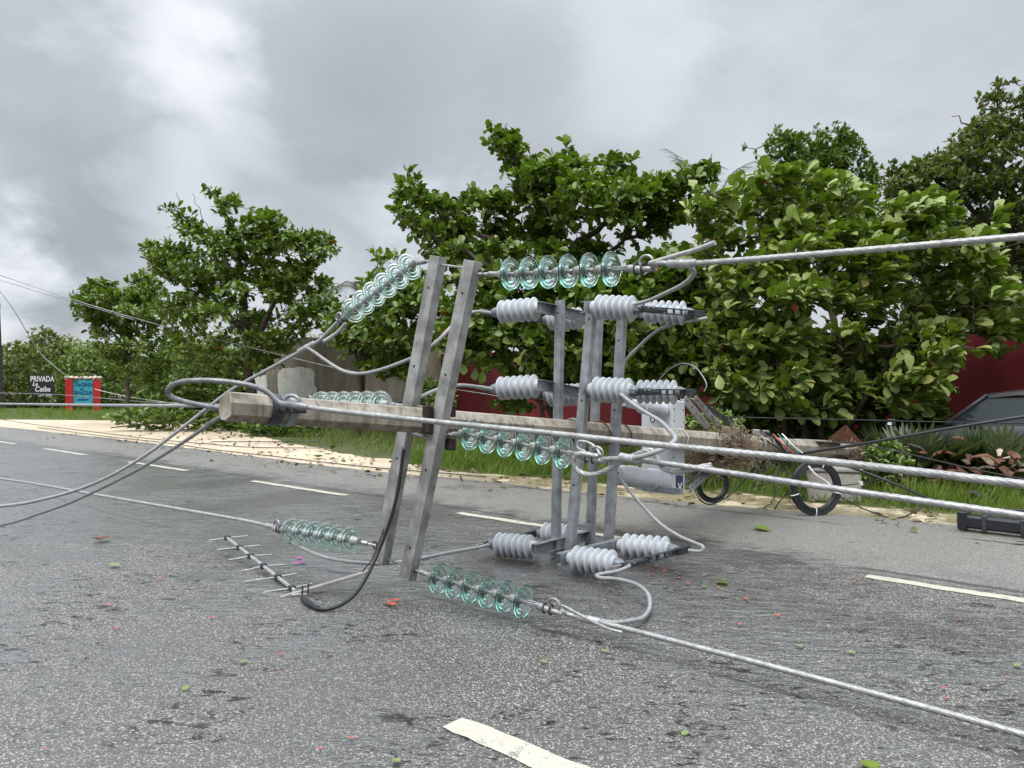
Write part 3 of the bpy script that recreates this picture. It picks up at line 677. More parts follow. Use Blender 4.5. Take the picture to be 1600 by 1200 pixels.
# ------------------------------------------------------------------ straw tangle and dark cables on the pole
def tangle(name, c, rad, n, r, mat, label, cat, seed, seg=6):
    rn = random.Random(seed); b = MB()
    for i in range(n):
        p = Vector(c)+Vector((rn.gauss(0, rad[0]), rn.gauss(0, rad[1]), rn.gauss(0, rad[2])))
        d = Vector((rn.uniform(-1, 1), rn.uniform(-1, 1), rn.uniform(-.6, .6))).normalized()*rn.uniform(.03, .09); pts = [p]
        for k in range(seg):
            d = d+Vector((rn.gauss(0, .035), rn.gauss(0, .035), rn.gauss(0, .03))); d = d*(.075/max(.075, d.length)); p = p+d*.6; pts.append(p.copy())
        b.tube(pts, r*rn.uniform(.5, 1.4), 4, cap=False)
    return tag(b.build(name, mat), label, cat)
tangle('straw_tangle', P(1130, 700, 8.85), (.17, .14, .085), 620, .0042, 'dry_straw', 'tangle of dry brown straw and vines caught on the pole', 'straw', 3)
tangle('straw_tangle', P(1095, 722, 8.8), (.30, .10, .03), 200, .0045, 'dry_straw', 'loose dry vines trailing under the pole toward the grey box', 'straw', 4)
tangle('straw_tangle', P(1340, 716, 11.3), (.17, .13, .06), 340, .005, 'dry_straw', 'brown heap of dry stems near the buried pole base', 'straw', 5)
tangle('cable_tangle', P(1195, 735, 9.6), (.18, .10, .10), 26, .007, 'black_rubber', 'tangle of thin black cables under the pole between the coils', 'cable tangle', 9, seg=14)
def coil(name, c, rad, tube_r, turns, label, facing, tie=True, seed=1, lay=7):
    rn = random.Random(seed); root_ = thing(name, c, label, 'cable coil', 'black cable coils under the pole')
    fx = Vector(facing).normalized(); a = fx.cross(Vector((0, 0, 1))).normalized(); bb = a.cross(fx)
    pts = []; ph = 0
    for i in range(turns*36+1):
        th = i/36*2*math.pi; k = i//36
        rr = rad+((k*3) % lay-(lay-1)/2)*tube_r*1.35+.005*math.sin(th*1.3+k)
        off = ((k//lay) % 3-1)*tube_r*1.5
        pts.append(c+a*(rr*math.cos(th))+bb*(rr*.97*math.sin(th))+fx*off)
    MB().tube(pts, tube_r, 7).build('cable_turns', 'black_rubber', root_, smooth=60)
    if tie:
        for th in (-1.5, -.25, 1.9, 3.4):
            cc = c+a*(rad*math.cos(th))+bb*(rad*.97*math.sin(th)); ra = (cc-c).normalized()
            q = [cc+ra*(tube_r*5.6*math.cos(u))+fx*(tube_r*3.4*math.sin(u)) for u in np.linspace(0, 6.3, 12)]
            MB().tube(q, .007, 6).build('cable_tie', 'white_plastic', root_)
    return root_
cc = P(1275, 762, 9.3)
coil('cable_coil', cc, .30, .0095, 21, 'large black cable coil with white ties leaning upright at the road edge', (.25, -1, .05))
coil('cable_coil', P(1113, 756, 9.6), .21, .0085, 12, 'smaller loose black cable coil hanging behind the angle bracket', (.35, -1, .1), False, 5, 5)
MB_ = MB().tube(spline([P(1263, 728, 9.15), P(1275, 742, 9.12), P(1290, 752, 9.12), P(1302, 763, 9.12)], 8), .013, 6)
tag(MB_.build('tie_strap', 'white_plastic', None, smooth=60), 'striped white strap hanging across the large black coil', 'strap')
gb = 'black cables around the pole base'
def bcable(pts, r, label): return cable('black_cable', pts, r, 'black_rubber', label, 'cable', gb)
bcable([(1200, 712, 9.8), (1240, 710, 9.7), (1300, 701, 9.4), (1380, 688, 9.0), (1480, 670, 8.6), (1600, 651, 8.2), (1800, 622, 7.6)], .018, 'thick black cable rising right past the fan palms')
bcable([(1180, 690, 9.4), (1195, 676, 9.5), (1215, 690, 9.6), (1232, 708, 9.6), (1280, 716, 9.8), (1340, 734, 9.9), (1400, 757, 9.6), (1460, 782, 9.0), (1530, 795, 8.4), (1600, 798, 8.2), (1750, 805, 7.9)], .018, 'thick black cable sagging from the pole to the black closure')
bcable([(1300, 690, 10.0), (1350, 694, 10), (1430, 712, 9.8), (1520, 733, 9.6), (1600, 749, 9.4), (1750, 780, 9.2)], .010, 'thin black cable crossing the debris heap to the right edge')
bcable([(1060, 649, 10.5), (1150, 652, 10.4), (1300, 655, 10.2), (1450, 659, 10.0), (1600, 661, 9.8), (1800, 664, 9.6)], .008, 'thin level black wire strung in front of the bushes')
bcable([(1310, 775, 9.6), (1345, 793, 9.3), (1385, 808, 9.15), (1405, 809, 9.1), (1425, 802, 9.2), (1450, 786, 9.4)], .009, 'black wire drooping onto the sand beside the large coil')
bcable([(1085, 765, 9.3), (1095, 782, 9.2), (1110, 788, 9.4), (1130, 780, 9.5), (1150, 765, 9.6), (1170, 740, 9.6)], .009, 'black wire looping under the smaller coil')
bcable([(1300, 760, 9.8), (1340, 756, 9.8), (1370, 750, 9.9), (1392, 750, 9.9)], .007, 'short black wire curving in front of the concrete block')
bcable([(1180, 684, 9.3), (1200, 690, 9.4), (1222, 705, 9.5), (1236, 712, 9.5)], .010, 'black wire bundle lying on top of the pole near the bands')
for c_, px in (('orange_red', 0), ('green_paint', 7), ('white_letters', 14)):
    nm = {'orange_red': 'orange', 'green_paint': 'green', 'white_letters': 'white'}[c_]
    cable('signal_wire', [(1208+px, 678, 9.55), (1216+px, 686, 9.45), (1226+px, 697, 9.4), (1240+px, 708, 9.4)], .008, c_, 'thin %s wire bent over the pole by the black cables' % nm, 'wire', 'coloured wires on the pole')
# black splice closure on the road edge, and the little clip on the level wire
cl_ = thing('splice_closure', P(1555, 815, 8.3), 'long black plastic splice closure hanging low at the right edge', 'splice box')
ca = P(1504, 812, 8.35); cbv = P(1720, 836, 7.5); d = (cbv-ca).normalized(); up = Vector((0, 0, 1)); sd = d.cross(up)
MB().frame(ca, d, sd, up, .03, (cbv-ca).length, -.09, .09, -.075, .065).build('shell', 'black_rubber', cl_, bevel=.025)
MB().frame(ca, d, sd, up, -.03, .06, -.10, .10, -.095, .10).build('end_plate', 'black_rubber', cl_, bevel=.012)
for q in (.2, .55, .9): MB().frame(ca, d, sd, up, q, q+.05, -.1, .1, -.085, .08).build('clasp', 'dark_steel', cl_, bevel=.01)
ck = thing('cable_clip', P(1392, 660, 9.9), 'small black clip with white tag on the level wire', 'clip')
MB().box(P(1392, 660, 9.9), .11, .06, .09).build('clip_body', 'black_rubber', ck, bevel=.012)
MB().box(P(1390, 662, 9.86), .05, .01, .035).build('tag_plate', 'white_plastic', ck)
# white tie wraps on thick cable
tag(MB().box(P(1345, 755, 9.8), .03, .045, .05, .3).build('cable_tie', 'white_plastic'), 'white tie wrapped on the sagging black cable', 'cable tie', 'ties on the sagging cable')

# ------------------------------------------------------------------ antenna on the road
an = thing('yagi_antenna', G(445, 930), 'fallen silver yagi antenna lying over the wet asphalt', 'antenna')
a0, a1 = P(353, 839, 7.35), P(462, 924, 5.85)
MB().tube([a0, a1], .016, 10).build('boom', 'aluminium', an, smooth=50)
EL = [((326, 844.5), (387, 837.5), .17), ((340, 859), (407, 852), .35), ((358, 875), (425, 866.5), .50), ((378, 892.5), (445, 882.5), .66), ((383, 909), (464, 896), .82), ((413, 925), (488, 912), .97)]
for (pa, pb, q) in EL:
    c = lerp(a0, a1, max(0, q-.17)/.83*.97+.02); dd = c.y
    va = P(*pa, dd-.05); vb = P(*pb, dd+.05)
    MB().tube([va, c, vb], .0068, 8).build('element', 'aluminium', an, smooth=50)
    MB().box(c, .05, .05, .045, .6).build('element_clamp', 'dark_steel', an, bevel=.005)
ma, mb_ = P(438, 934, 5.72), P(577, 893, 5.95); d = (mb_-ma).normalized(); sd = d.cross(Vector((0, 0, 1))).normalized(); up = sd.cross(d)
MB().frame(ma, d, sd, up, 0, (mb_-ma).length, -.022, .022, -.010, .010).build('mounting_bar', 'cardboard_grey', an, bevel=.003)
MB().box(P(468, 930, 5.78), .12, .10, .05, .3).build('mast_clamp', 'cast_metal', an, bevel=.008)
for px, py in ((456, 934), (465, 938), (472, 921), (481, 918)):
    MB().tube([P(px, py+9, 5.74), P(px+1, py-6, 5.74)], .006, 6).build('clamp_bolt', 'dark_steel', an)
MB().tube([P(473, 935, 5.62), P(482, 943, 5.50), P(497, 951, 5.38)], [.020, .026, .018], 10).build('cable_plug', 'black_rubber', an, smooth=50)
cable('antenna_cable', [(494, 951, 5.38), (512, 952, 5.36), (535, 944, 5.40), (556, 927, 5.50), (575, 897, 5.60), (592, 860, 5.72), (610, 812, 5.78), (622, 765, 5.82), (629, 715, 5.86), (634, 680, 5.88), (637, 660, 5.92)], .0135, 'black_rubber', 'thick black cable rising from the antenna along the crossarm', 'cable')
cable('antenna_cable', [(567, 893, 5.93), (572, 886, 5.9), (582, 872, 5.85), (600, 826, 5.85)], .005, 'rusty', 'thin brown wire tying the antenna bar to the crossarm end', 'wire')

# ------------------------------------------------------------------ foliage
def tmpl(kind):
    if kind == 'broad':                                # obovate leaf, folded along the midrib
        rows = [(0, .03, 0), (.22, .13, .015), (.5, .27, .02), (.78, .30, -.01), (.95, .16, -.06)]
        v = []; f = []
        for x, wd, z in rows: v += [(x, -wd, z+wd*.35), (x, 0, z), (x, wd, z+wd*.35)]
        v.append((1.02, 0, -.08))
        for i in range(4):
            a = 3*i; f += [(a, a+1, a+4, a+3), (a+1, a+2, a+5, a+4)]
        f += [(12, 13, 15, 15), (13, 14, 15, 15)]
        f = [q if q[2] != q[3] else q[:3] for q in f]
    elif kind == 'mid':
        v = [(0, 0, 0), (.35, -.24, .06), (.4, 0, 0), (.35, .24, .06), (.8, -.22, .0), (.85, 0, -.05), (.8, .22, .0), (1.03, 0, -.12)]
        f = [(0, 2, 1), (0, 3, 2), (1, 2, 5, 4), (2, 3, 6, 5), (4, 5, 7), (5, 6, 7)]
    elif kind == 'small':
        v = [(0, 0, 0), (.5, -.27, .04), (1, 0, -.05), (.5, .27, .04)]; f = [(0, 3, 2), (0, 2, 1)]
    elif kind == 'narrow':
        v = [(0, 0, 0), (.45, -.11, .03), (1, 0, -.08), (.45, .11, .03)]; f = [(0, 3, 2), (0, 2, 1)]
    elif kind == 'pinnate':                            # a rachis with leaflet pairs
        v = []; f = []
        for i in range(7):
            x = .12+.13*i; l = .20*math.sin(.5+i*.36)
            for sg in (1, -1):
                o = len(v); v += [(x, 0, -.02*i*.4), (x+.03, sg*l*.5, .02-.01*i), (x+.07, sg*l, -.01-.012*i), (x+.055, sg*l*.45, -.01*i)]
                f.append((o, o+1, o+2, o+3) if sg < 0 else (o, o+3, o+2, o+1))
    elif kind == 'blade':
        v = [(0, -.028, 0), (0, .028, 0), (.5, -.02, .0), (.5, .02, .0), (1, 0, -.12)]; f = [(0, 2, 3, 1), (2, 4, 3)]
    return np.array(v, float), f
def leaf_obj(name, pos, D, U, size, tint, kind, mat, parent=None):
    tv, tf = tmpl(kind); N = len(pos); k = len(tv)
    D = D/np.linalg.norm(D, axis=1, keepdims=True)
    Sd = np.cross(U, D); nn = np.linalg.norm(Sd, axis=1, keepdims=True); nn[nn < 1e-6] = 1; Sd /= nn
    Up = np.cross(D, Sd)
    V = pos[:, None, :]+size[:, None, None]*(tv[None, :, 0:1]*D[:, None, :]+tv[None, :, 1:2]*Sd[:, None, :]+tv[None, :, 2:3]*Up[:, None, :])
    V = V.reshape(-1, 3)
    fl = np.concatenate([np.array(q) for q in tf]); ln = np.array([len(q) for q in tf]); st = np.concatenate([[0], np.cumsum(ln)[:-1]])
    loops = (fl[None, :]+np.arange(N)[:, None]*k).ravel()
    starts = (st[None, :]+np.arange(N)[:, None]*len(fl)).ravel(); tots = np.tile(ln, N)
    me = bpy.data.meshes.new(name); me.vertices.add(len(V)); me.vertices.foreach_set('co', V.ravel())
    me.loops.add(len(loops)); me.loops.foreach_set('vertex_index', loops)
    me.polygons.add(len(starts)); me.polygons.foreach_set('loop_start', starts); me.polygons.foreach_set('loop_total', tots)
    me.update(calc_edges=True)
    at = me.attributes.new('tint', 'FLOAT', 'POINT'); at.data.foreach_set('value', np.repeat(tint, k))
    if kind in ('broad', 'mid'): me.polygons.foreach_set('use_smooth', np.ones(len(starts), bool))
    me.materials.append(MATS[mat])
    o = bpy.data.objects.new(name, me); COL.objects.link(o)
    if parent is not None: o.parent = parent; o.matrix_parent_inverse = parent.matrix_basis.inverted()
    return o
def in_poly(px, py, poly):
    c = np.zeros(len(px), bool); n = len(poly); j = n-1
    for i in range(n):
        xi, yi = poly[i]; xj, yj = poly[j]
        hit = ((yi > py) != (yj > py)) & (px < (xj-xi)*(py-yi)/(yj-yi+1e-9)+xi); c ^= hit; j = i
    return c
def edge_dist(px, py, poly):
    best = np.full(len(px), 1e9); n = len(poly)
    for i in range(n):
        a = np.array(poly[i], float); b_ = np.array(poly[(i+1) % n], float); ab = b_-a
        tt = np.clip(((px-a[0])*ab[0]+(py-a[1])*ab[1])/(ab@ab+1e-9), 0, 1)
        best = np.minimum(best, np.hypot(px-a[0]-tt*ab[0], py-a[1]-tt*ab[1]))
    return best
def crown_points(poly, n, d0, thick, rng, clump=0, csize=.4):
    """points through a crown volume whose outline is poly as seen at distance d0"""
    xs_, ys_ = [q[0] for q in poly], [q[1] for q in poly]; out = np.zeros((0, 3))
    while len(out) < n:
        m_ = n*2; px = rng.uniform(min(xs_), max(xs_), m_); py = rng.uniform(min(ys_), max(ys_), m_)
        k = in_poly(px, py, poly); px, py = px[k], py[k]
        ed = edge_dist(px, py, poly)*d0/F
        tk = thick*np.sqrt(np.clip(ed/(thick*.8), .05, 1))
        dy = rng.uniform(-1, 1, len(px))*tk
        d = d0+dy
        X = (px-800)/F*d0*(1+.35*dy/d0); Z = EYE+(HOR-py)/F*d0*(1+.25*dy/d0)
        out = np.vstack([out, np.stack([X, d, np.maximum(Z, .05)], 1)])
    return out[:n]
def grow(base, limbs, pts, r0, mat, parent, name='branches', jitter=.06, seed=0):
    """trunk and limbs as given; every leaf cluster is joined to the nearest wood by its own twig"""
    rn = np.random.default_rng(seed); b = MB(); nodes = []
    for (path, ra, rb) in limbs:
        q = spline(path, 6); m_ = len(q)
        q = [v_+Vector(rn.normal(0, jitter*.4, 3)) if 0 < i < m_-1 else v_ for i, v_ in enumerate(q)]
        b.tube(q, [ra+(rb-ra)*i/(m_-1) for i in range(m_)], 7)
        nodes += [tuple(v_) for v_ in q[m_//4:]]
    return b, np.array(nodes)
def tree(name, label, cat, poly, d0, thick, ncl, per, size, kind, mat, base, limbs, r0, group=None, seed=1, wind=.25, twig=.012, flat=.0, droop=0.0, crown_name='crown', clumps=0, spread=.35, leafy=True):
    rng = np.random.default_rng(seed)
    root_ = thing(name, base, label, cat, group)
    # limbs: lists of points; the first goes up from the base
    b = MB(); nodes = []; tips = []
    for path, ra, rb in limbs:
        q = spline(path, 6); m_ = len(q)
        q = [v_+Vector(tuple(rng.normal(0, .035, 3))) if 0 < i < m_-1 else v_ for i, v_ in enumerate(q)]
        b.tube(q, [max(.006, ra+(rb-ra)*i/(m_-1)) for i in range(m_)], 7); nodes += [np.array(v_) for v_ in q[m_//5:]]
        if leafy and rb > .0085:
            for v_ in resample([q[k_] for k_ in range(int(m_*.5), m_)], size*.55): tips += [np.array(v_)+rng.normal(0, size*.42, 3) for _ in range(2)]
    if clumps:
        cc_ = crown_points(poly, clumps, d0, thick, rng)
        idx = rng.integers(0, clumps, ncl*2)
        cand = cc_[idx]+rng.normal(0, 1, (ncl*2, 3))*spread*np.array([1.15, 1.15, .36])
        dd = cand[:, 1]; px = 800+cand[:, 0]/dd*F; py = HOR-(cand[:, 2]-EYE)/dd*F
        keep = in_poly(px, py, poly) | (rng.random(len(px)) < .03)
        ok_ = keep & (cand[:, 2] > .1); pts = cand[ok_][:ncl]; ctc = rng.uniform(0, .34, clumps)[idx[ok_][:ncl]]
    else: pts = crown_points(poly, ncl, d0, thick, rng); ctc = rng.uniform(0, .34, len(pts))
    if tips: pts = np.vstack([pts, np.array(tips)]); ctc = np.concatenate([ctc, rng.uniform(.1, .34, len(tips))])
    N0 = np.array(nodes); cen = N0.mean(0)
    order = np.argsort(np.min(np.linalg.norm(pts[:, None, :]-N0[None, :, :], axis=2), axis=1)); pts = pts[order]; ctc = ctc[order]
    NN = list(N0); arr = np.zeros((len(N0)+len(pts)*2, 3)); arr[:len(N0)] = N0; cnt = len(N0); axes = []
    for p in pts:
        dist = np.linalg.norm(arr[:cnt]-p, axis=1)+.5*np.maximum(0, arr[:cnt, 2]-p[2]); j = int(np.argmin(dist)); a = arr[j].copy(); L = np.linalg.norm(p-a)
        mid = a*.5+p*.5+rng.normal(0, .06*L+.01, 3); mid[2] -= .05*L
        r_ = twig*(.6+.9*min(1.5, L))
        b.tube([a, mid, p], [r_*1.3, r_, r_*.5], 4, cap=False)
        arr[cnt] = mid; arr[cnt+1] = p; cnt += 2
        ax = p-mid; ax /= np.linalg.norm(ax)+1e-9; axes.append(ax)
    b.build('trunk', 'bark', root_, smooth=60)
    axes = np.array(axes); M = len(pts)
    pos = np.repeat(pts, per, 0)+rng.normal(0, size*.16, (M*per, 3)); ax = np.repeat(axes, per, 0)+np.array([0, 0, .45-droop]); 
    rnd = rng.normal(0, 1, (M*per, 3)); rnd[:, 2] *= (1-flat)
    rnd /= np.linalg.norm(rnd, axis=1, keepdims=True)+1e-9
    D = ax*.55+rnd+np.array([wind, wind*-.2, 0.0])
    U = np.tile(np.array([0, 0, 1.0]), (M*per, 1))+rng.normal(0, .45, (M*per, 3))
    sz = size*rng.uniform(.5, 1.25, M*per)
    ct = np.repeat(ctc+rng.uniform(0, .28, M), per)
    tint = np.clip(ct+rng.uniform(0, .36, M*per), 0, .96); tint[rng.random(M*per) < .004] = 1.0
    leaf_obj(crown_name, pos, D, U, sz, tint, kind, mat, root_)
    return root_
def V3(px, py, d): return P(px, py, d)

# big-leaved tree at the left
T1 = [(224, 382), (262, 378), (301, 375), (280, 361), (259, 332), (276, 319), (297, 340), (318, 362), (336, 354), (371, 368), (353, 322), (352, 305), (362, 293), (372, 319), (416, 333), (451, 347), (469, 364), (525, 368), (528, 389), (490, 417), (483, 431), (525, 441), (530, 480), (500, 510), (460, 540), (425, 575), (360, 600), (305, 590), (262, 560), (245, 520), (240, 470), (262, 440), (236, 420)]
d = 26.5
tree('almond_tree', 'spreading dark green tree with bare twigs on top, left of the pole against the sky', 'tree', T1, d, 2.6, 1900, 8, .23, 'mid', 'leaf_almond', G(396, 672.5),
     [([G(396, 672.5), V3(392, 610, d), V3(388, 540, d), V3(380, 470, d), V3(372, 400, d), V3(350, 330, d-.3), V3(320, 288, d-.3)], .22, .018),
      ([V3(389, 560, d), V3(420, 490, d-.4), V3(460, 430, d-.6), V3(520, 385, d-.6)], .12, .02),
      ([V3(386, 530, d), V3(340, 470, d+.4), V3(280, 420, d+.2), V3(232, 392, d)], .12, .02),
      ([V3(378, 450, d), V3(340, 390, d+.3), V3(300, 350, d), V3(262, 326, d)], .08, .015),
      ([V3(376, 430, d), V3(410, 380, d), V3(440, 345, d)], .08, .015),
      ([V3(390, 560, d), V3(430, 530, d-1), V3(500, 480, d-1.2)], .08, .015),
      ([V3(340, 385, d), V3(322, 350, d), V3(300, 302, d-.2)], .025, .006), ([V3(272, 330, d), V3(282, 316, d), V3(276, 300, d)], .02, .005)], .22, seed=11, wind=.2, clumps=150, spread=.26)
T1b = [(101, 469), (147, 436), (182, 440), (227, 428), (258, 440), (275, 500), (285, 570), (240, 600), (196, 605), (172, 572), (150, 545), (133, 500)]
d = 31
tree('almond_tree', 'smaller layered tree left of the big one, above the blue and red sign', 'tree', T1b, d, 1.8, 900, 8, .24, 'mid', 'leaf_almond', G(200, 662),
     [([G(200, 662), V3(200, 590, d), V3(196, 520, d), V3(180, 460, d)], .12, .02), ([V3(198, 550, d), V3(160, 500, d), V3(112, 468, d)], .06, .015), ([V3(198, 540, d), V3(225, 480, d), V3(240, 440, d)], .06, .015)], .12, seed=12, clumps=70, spread=.28)
# centre tree behind the arms
T2 = [(617, 330), (629, 270), (662, 304), (715, 311), (745, 296), (775, 307), (805, 307), (782, 255), (764, 229), (779, 202), (797, 210), (820, 236), (850, 251), (887, 236), (925, 255), (970, 247), (974, 270), (1000, 281), (1082, 266), (1116, 255), (1120, 274), (1082, 300), (1045, 319), (1082, 326), (1079, 341), (1026, 367), (970, 397), (940, 405), (950, 440), (760, 440), (707, 420), (650, 385), (640, 360)]
d = 16.4
tree('almond_tree', 'tall spreading almond tree with tiers of glossy leaves behind the steel posts', 'tree', T2, d, 2.0, 1250, 9, .20, 'broad', 'leaf_almond', G(868, 717),
     [([G(868, 717), V3(866, 620, d), V3(862, 500, d), V3(858, 400, d), V3(850, 320, d), V3(815, 262, d), V3(784, 212, d)], .17, .015),
      ([V3(862, 440, d), V3(790, 390, d-.3), V3(700, 340, d-.6), V3(634, 282, d-.6)], .09, .015), ([V3(862, 460, d), V3(770, 420, d-.8), V3(690, 375, d-1), V3(624, 338, d-1)], .08, .015),
      ([V3(860, 420, d), V3(930, 360, d-.3), V3(1020, 310, d-.5), V3(1112, 266, d-.5)], .09, .015), ([V3(862, 450, d), V3(940, 400, d+.3), V3(1020, 355, d+.3), V3(1078, 334, d)], .07, .015),
      ([V3(856, 380, d), V3(900, 310, d+.5), V3(960, 255, d+.4)], .06, .012), ([V3(856, 370, d), V3(880, 300, d), V3(888, 242, d)], .05, .012), ([V3(856, 400, d), V3(800, 340, d+.5), V3(745, 302, d+.4)], .06, .012)], .17, seed=21, wind=.2, clumps=95, spread=.20)
T2b = [(690, 425), (760, 415), (960, 420), (1010, 450), (1010, 580), (960, 630), (900, 640), (880, 600), (840, 600), (820, 640), (780, 640), (790, 580), (740, 575), (690, 560)]
d = 15.6
tree('leafy_shrub', 'broad leafy shrub filling the shade under the tall almond tree', 'shrub', T2b, d, 1.0, 900, 9, .24, 'broad', 'leaf_almond', G(850, 723),
     [([G(850, 723), V3(850, 650, d), V3(845, 560, d), V3(840, 470, d)], .06, .015), ([V3(850, 640, d), V3(790, 540, d), V3(730, 470, d)], .04, .012), ([V3(850, 640, d), V3(900, 540, d), V3(970, 460, d)], .04, .012)], .06, seed=22, wind=.15, clumps=70, spread=.28)
T2c = [(985, 410), (1060, 390), (1110, 420), (1150, 480), (1160, 600), (1120, 620), (1085, 600), (1060, 640), (1000, 635), (960, 610), (975, 500)]
d = 14.8
tree('leafy_shrub', 'dark leafy shrub between the centre tree and the wind blown tree', 'shrub', T2c, d, .9, 640, 9, .24, 'broad', 'leaf_almond', G(1060, 729),
     [([G(1060, 729), V3(1060, 650, d), V3(1058, 560, d), V3(1060, 450, d)], .06, .015), ([V3(1060, 640, d), V3(1010, 540, d), V3(1000, 460, d)], .04, .012), ([V3(1060, 640, d), V3(1110, 560, d), V3(1130, 490, d)], .04, .012)], .06, seed=23, wind=.2, clumps=50, spread=.28)
# wind-blown broad-leaved tree at the right
T3 = [(1060, 345), (1075, 324), (1110, 306), (1180, 275), (1208, 250), (1236, 250), (1264, 268), (1306, 282), (1341, 296), (1376, 324), (1425, 317), (1453, 310), (1460, 331), (1523, 324), (1586, 338), (1582, 352), (1540, 373), (1560, 420), (1640, 440), (1640, 500), (1600, 520), (1570, 530), (1562, 560), (1500, 540), (1470, 600), (1455, 640), (1380, 650), (1250, 650), (1180, 640), (1130, 620), (1090, 560), (1095, 480), (1070, 420), (1085, 380)]
d = 13.2
tree('wind_blown_tree', 'broad leaved tree blown to the right showing pale leaf undersides', 'tree', T3, d, 1.7, 2300, 7, .225, 'broad', 'leaf_broad', G(1270, 745),
     [([G(1262, 745), V3(1260, 660, d), V3(1250, 560, d), V3(1235, 430, d), V3(1225, 300, d)], .07, .015), ([G(1275, 745), V3(1290, 640, d), V3(1310, 540, d), V3(1340, 440, d), V3(1380, 350, d)], .07, .015),
      ([G(1240, 744), V3(1220, 620, d), V3(1170, 500, d), V3(1110, 400, d), V3(1085, 340, d)], .06, .015), ([G(1290, 746), V3(1340, 640, d), V3(1420, 520, d), V3(1480, 420, d), V3(1560, 345, d)], .06, .015),
      ([V3(1310, 560, d), V3(1400, 540, d-.5), V3(1500, 545, d-.6)], .04, .012), ([V3(1240, 480, d), V3(1300, 400, d-.6), V3(1330, 320, d-.6)], .04, .012)], .07, seed=31, wind=.95, clumps=165, spread=.19)
# trees beyond the wall
T4 = [(1192, 222), (1215, 205), (1250, 212), (1270, 235), (1275, 205), (1310, 193), (1340, 215), (1360, 245), (1375, 290), (1400, 350), (1300, 370), (1200, 320), (1203, 262)]
d = 20.5
tree('feathery_tree', 'bright green twin topped tree behind the wind blown tree', 'tree', T4, d, 1.4, 900, 9, .17, 'small', 'leaf_fine', Vector((9.0, 20.5, 0)),
     [([Vector((9.0, 20.5, 0)), V3(1300, 500, d), V3(1290, 400, d), V3(1310, 300, d), V3(1312, 205, d)], .12, .012), ([V3(1290, 400, d), V3(1240, 320, d), V3(1226, 215, d)], .07, .012)], .12, seed=41, wind=.45, clumps=90, spread=.26)
T5 = [(1376, 264), (1420, 258), (1460, 240), (1470, 222), (1518, 200), (1530, 178), (1520, 140), (1540, 124), (1600, 125), (1700, 140), (1760, 200), (1760, 560), (1580, 560), (1545, 440), (1525, 340), (1440, 312), (1385, 315)]
d = 17.2
tree('flame_tree', 'tall feathery tree with a few red flowers at the right edge', 'tree', T5, d, 1.8, 4000, 13, .13, 'small', 'leaf_flame', Vector((11.0, 17.2, 0)),
     [([Vector((11.0, 17.2, 0)), V3(1580, 520, d), V3(1575, 400, d), V3(1570, 260, d), V3(1560, 135, d)], .16, .015), ([V3(1575, 380, d), V3(1500, 310, d), V3(1440, 270, d), V3(1390, 268, d)], .07, .012), ([V3(1572, 300, d), V3(1540, 220, d), V3(1487, 182, d)], .05, .008), ([V3(1575, 380, d), V3(1640, 280, d), V3(1680, 180, d)], .07, .012), ([V3(1578, 480, d), V3(1560, 440, d-1), V3(1540, 400, d-1)], .05, .012)], .16, seed=51, wind=.35, clumps=260, spread=.24)
T6 = [(547, 402), (590, 396), (640, 402), (668, 440), (700, 430), (700, 520), (660, 560), (640, 590), (580, 585), (530, 560), (500, 520), (512, 480), (560, 470), (575, 440)]
d = 22.5
tree('almond_tree', 'mid green tree beside the grey wall behind the upper left glass string', 'tree', T6, d, 1.5, 620, 8, .25, 'mid', 'leaf_almond', G(560, 685),
     [([G(560, 685), V3(562, 600, d), V3(570, 500, d), V3(590, 420, d)], .13, .02), ([V3(566, 560, d), V3(620, 500, d), V3(660, 440, d)], .06, .015), ([V3(566, 570, d), V3(535, 530, d), V3(515, 500, d)], .05, .012)], .13, seed=61, wind=.2, clumps=70, spread=.34)
T7 = [(1360, 390), (1440, 350), (1540, 330), (1700, 320), (1690, 560), (1600, 580), (1500, 560), (1400, 570)]
d = 19.0
tree('dense_tree', 'dark dense tree low beyond the red wall at the right edge', 'tree', T7, d, 1.2, 1500, 10, .16, 'small', 'leaf_almond', Vector((11.2, 19.0, 0)),
     [([Vector((11.2, 19.0, 0)), V3(1510, 520, d), V3(1500, 400, d)], .1, .02), ([V3(1510, 520, d), V3(1580, 460, d), V3(1620, 420, d)], .06, .015), ([V3(1510, 520, d), V3(1440, 460, d), V3(1400, 420, d)], .06, .015)], .1, seed=71, wind=.2, clumps=80, spread=.3)
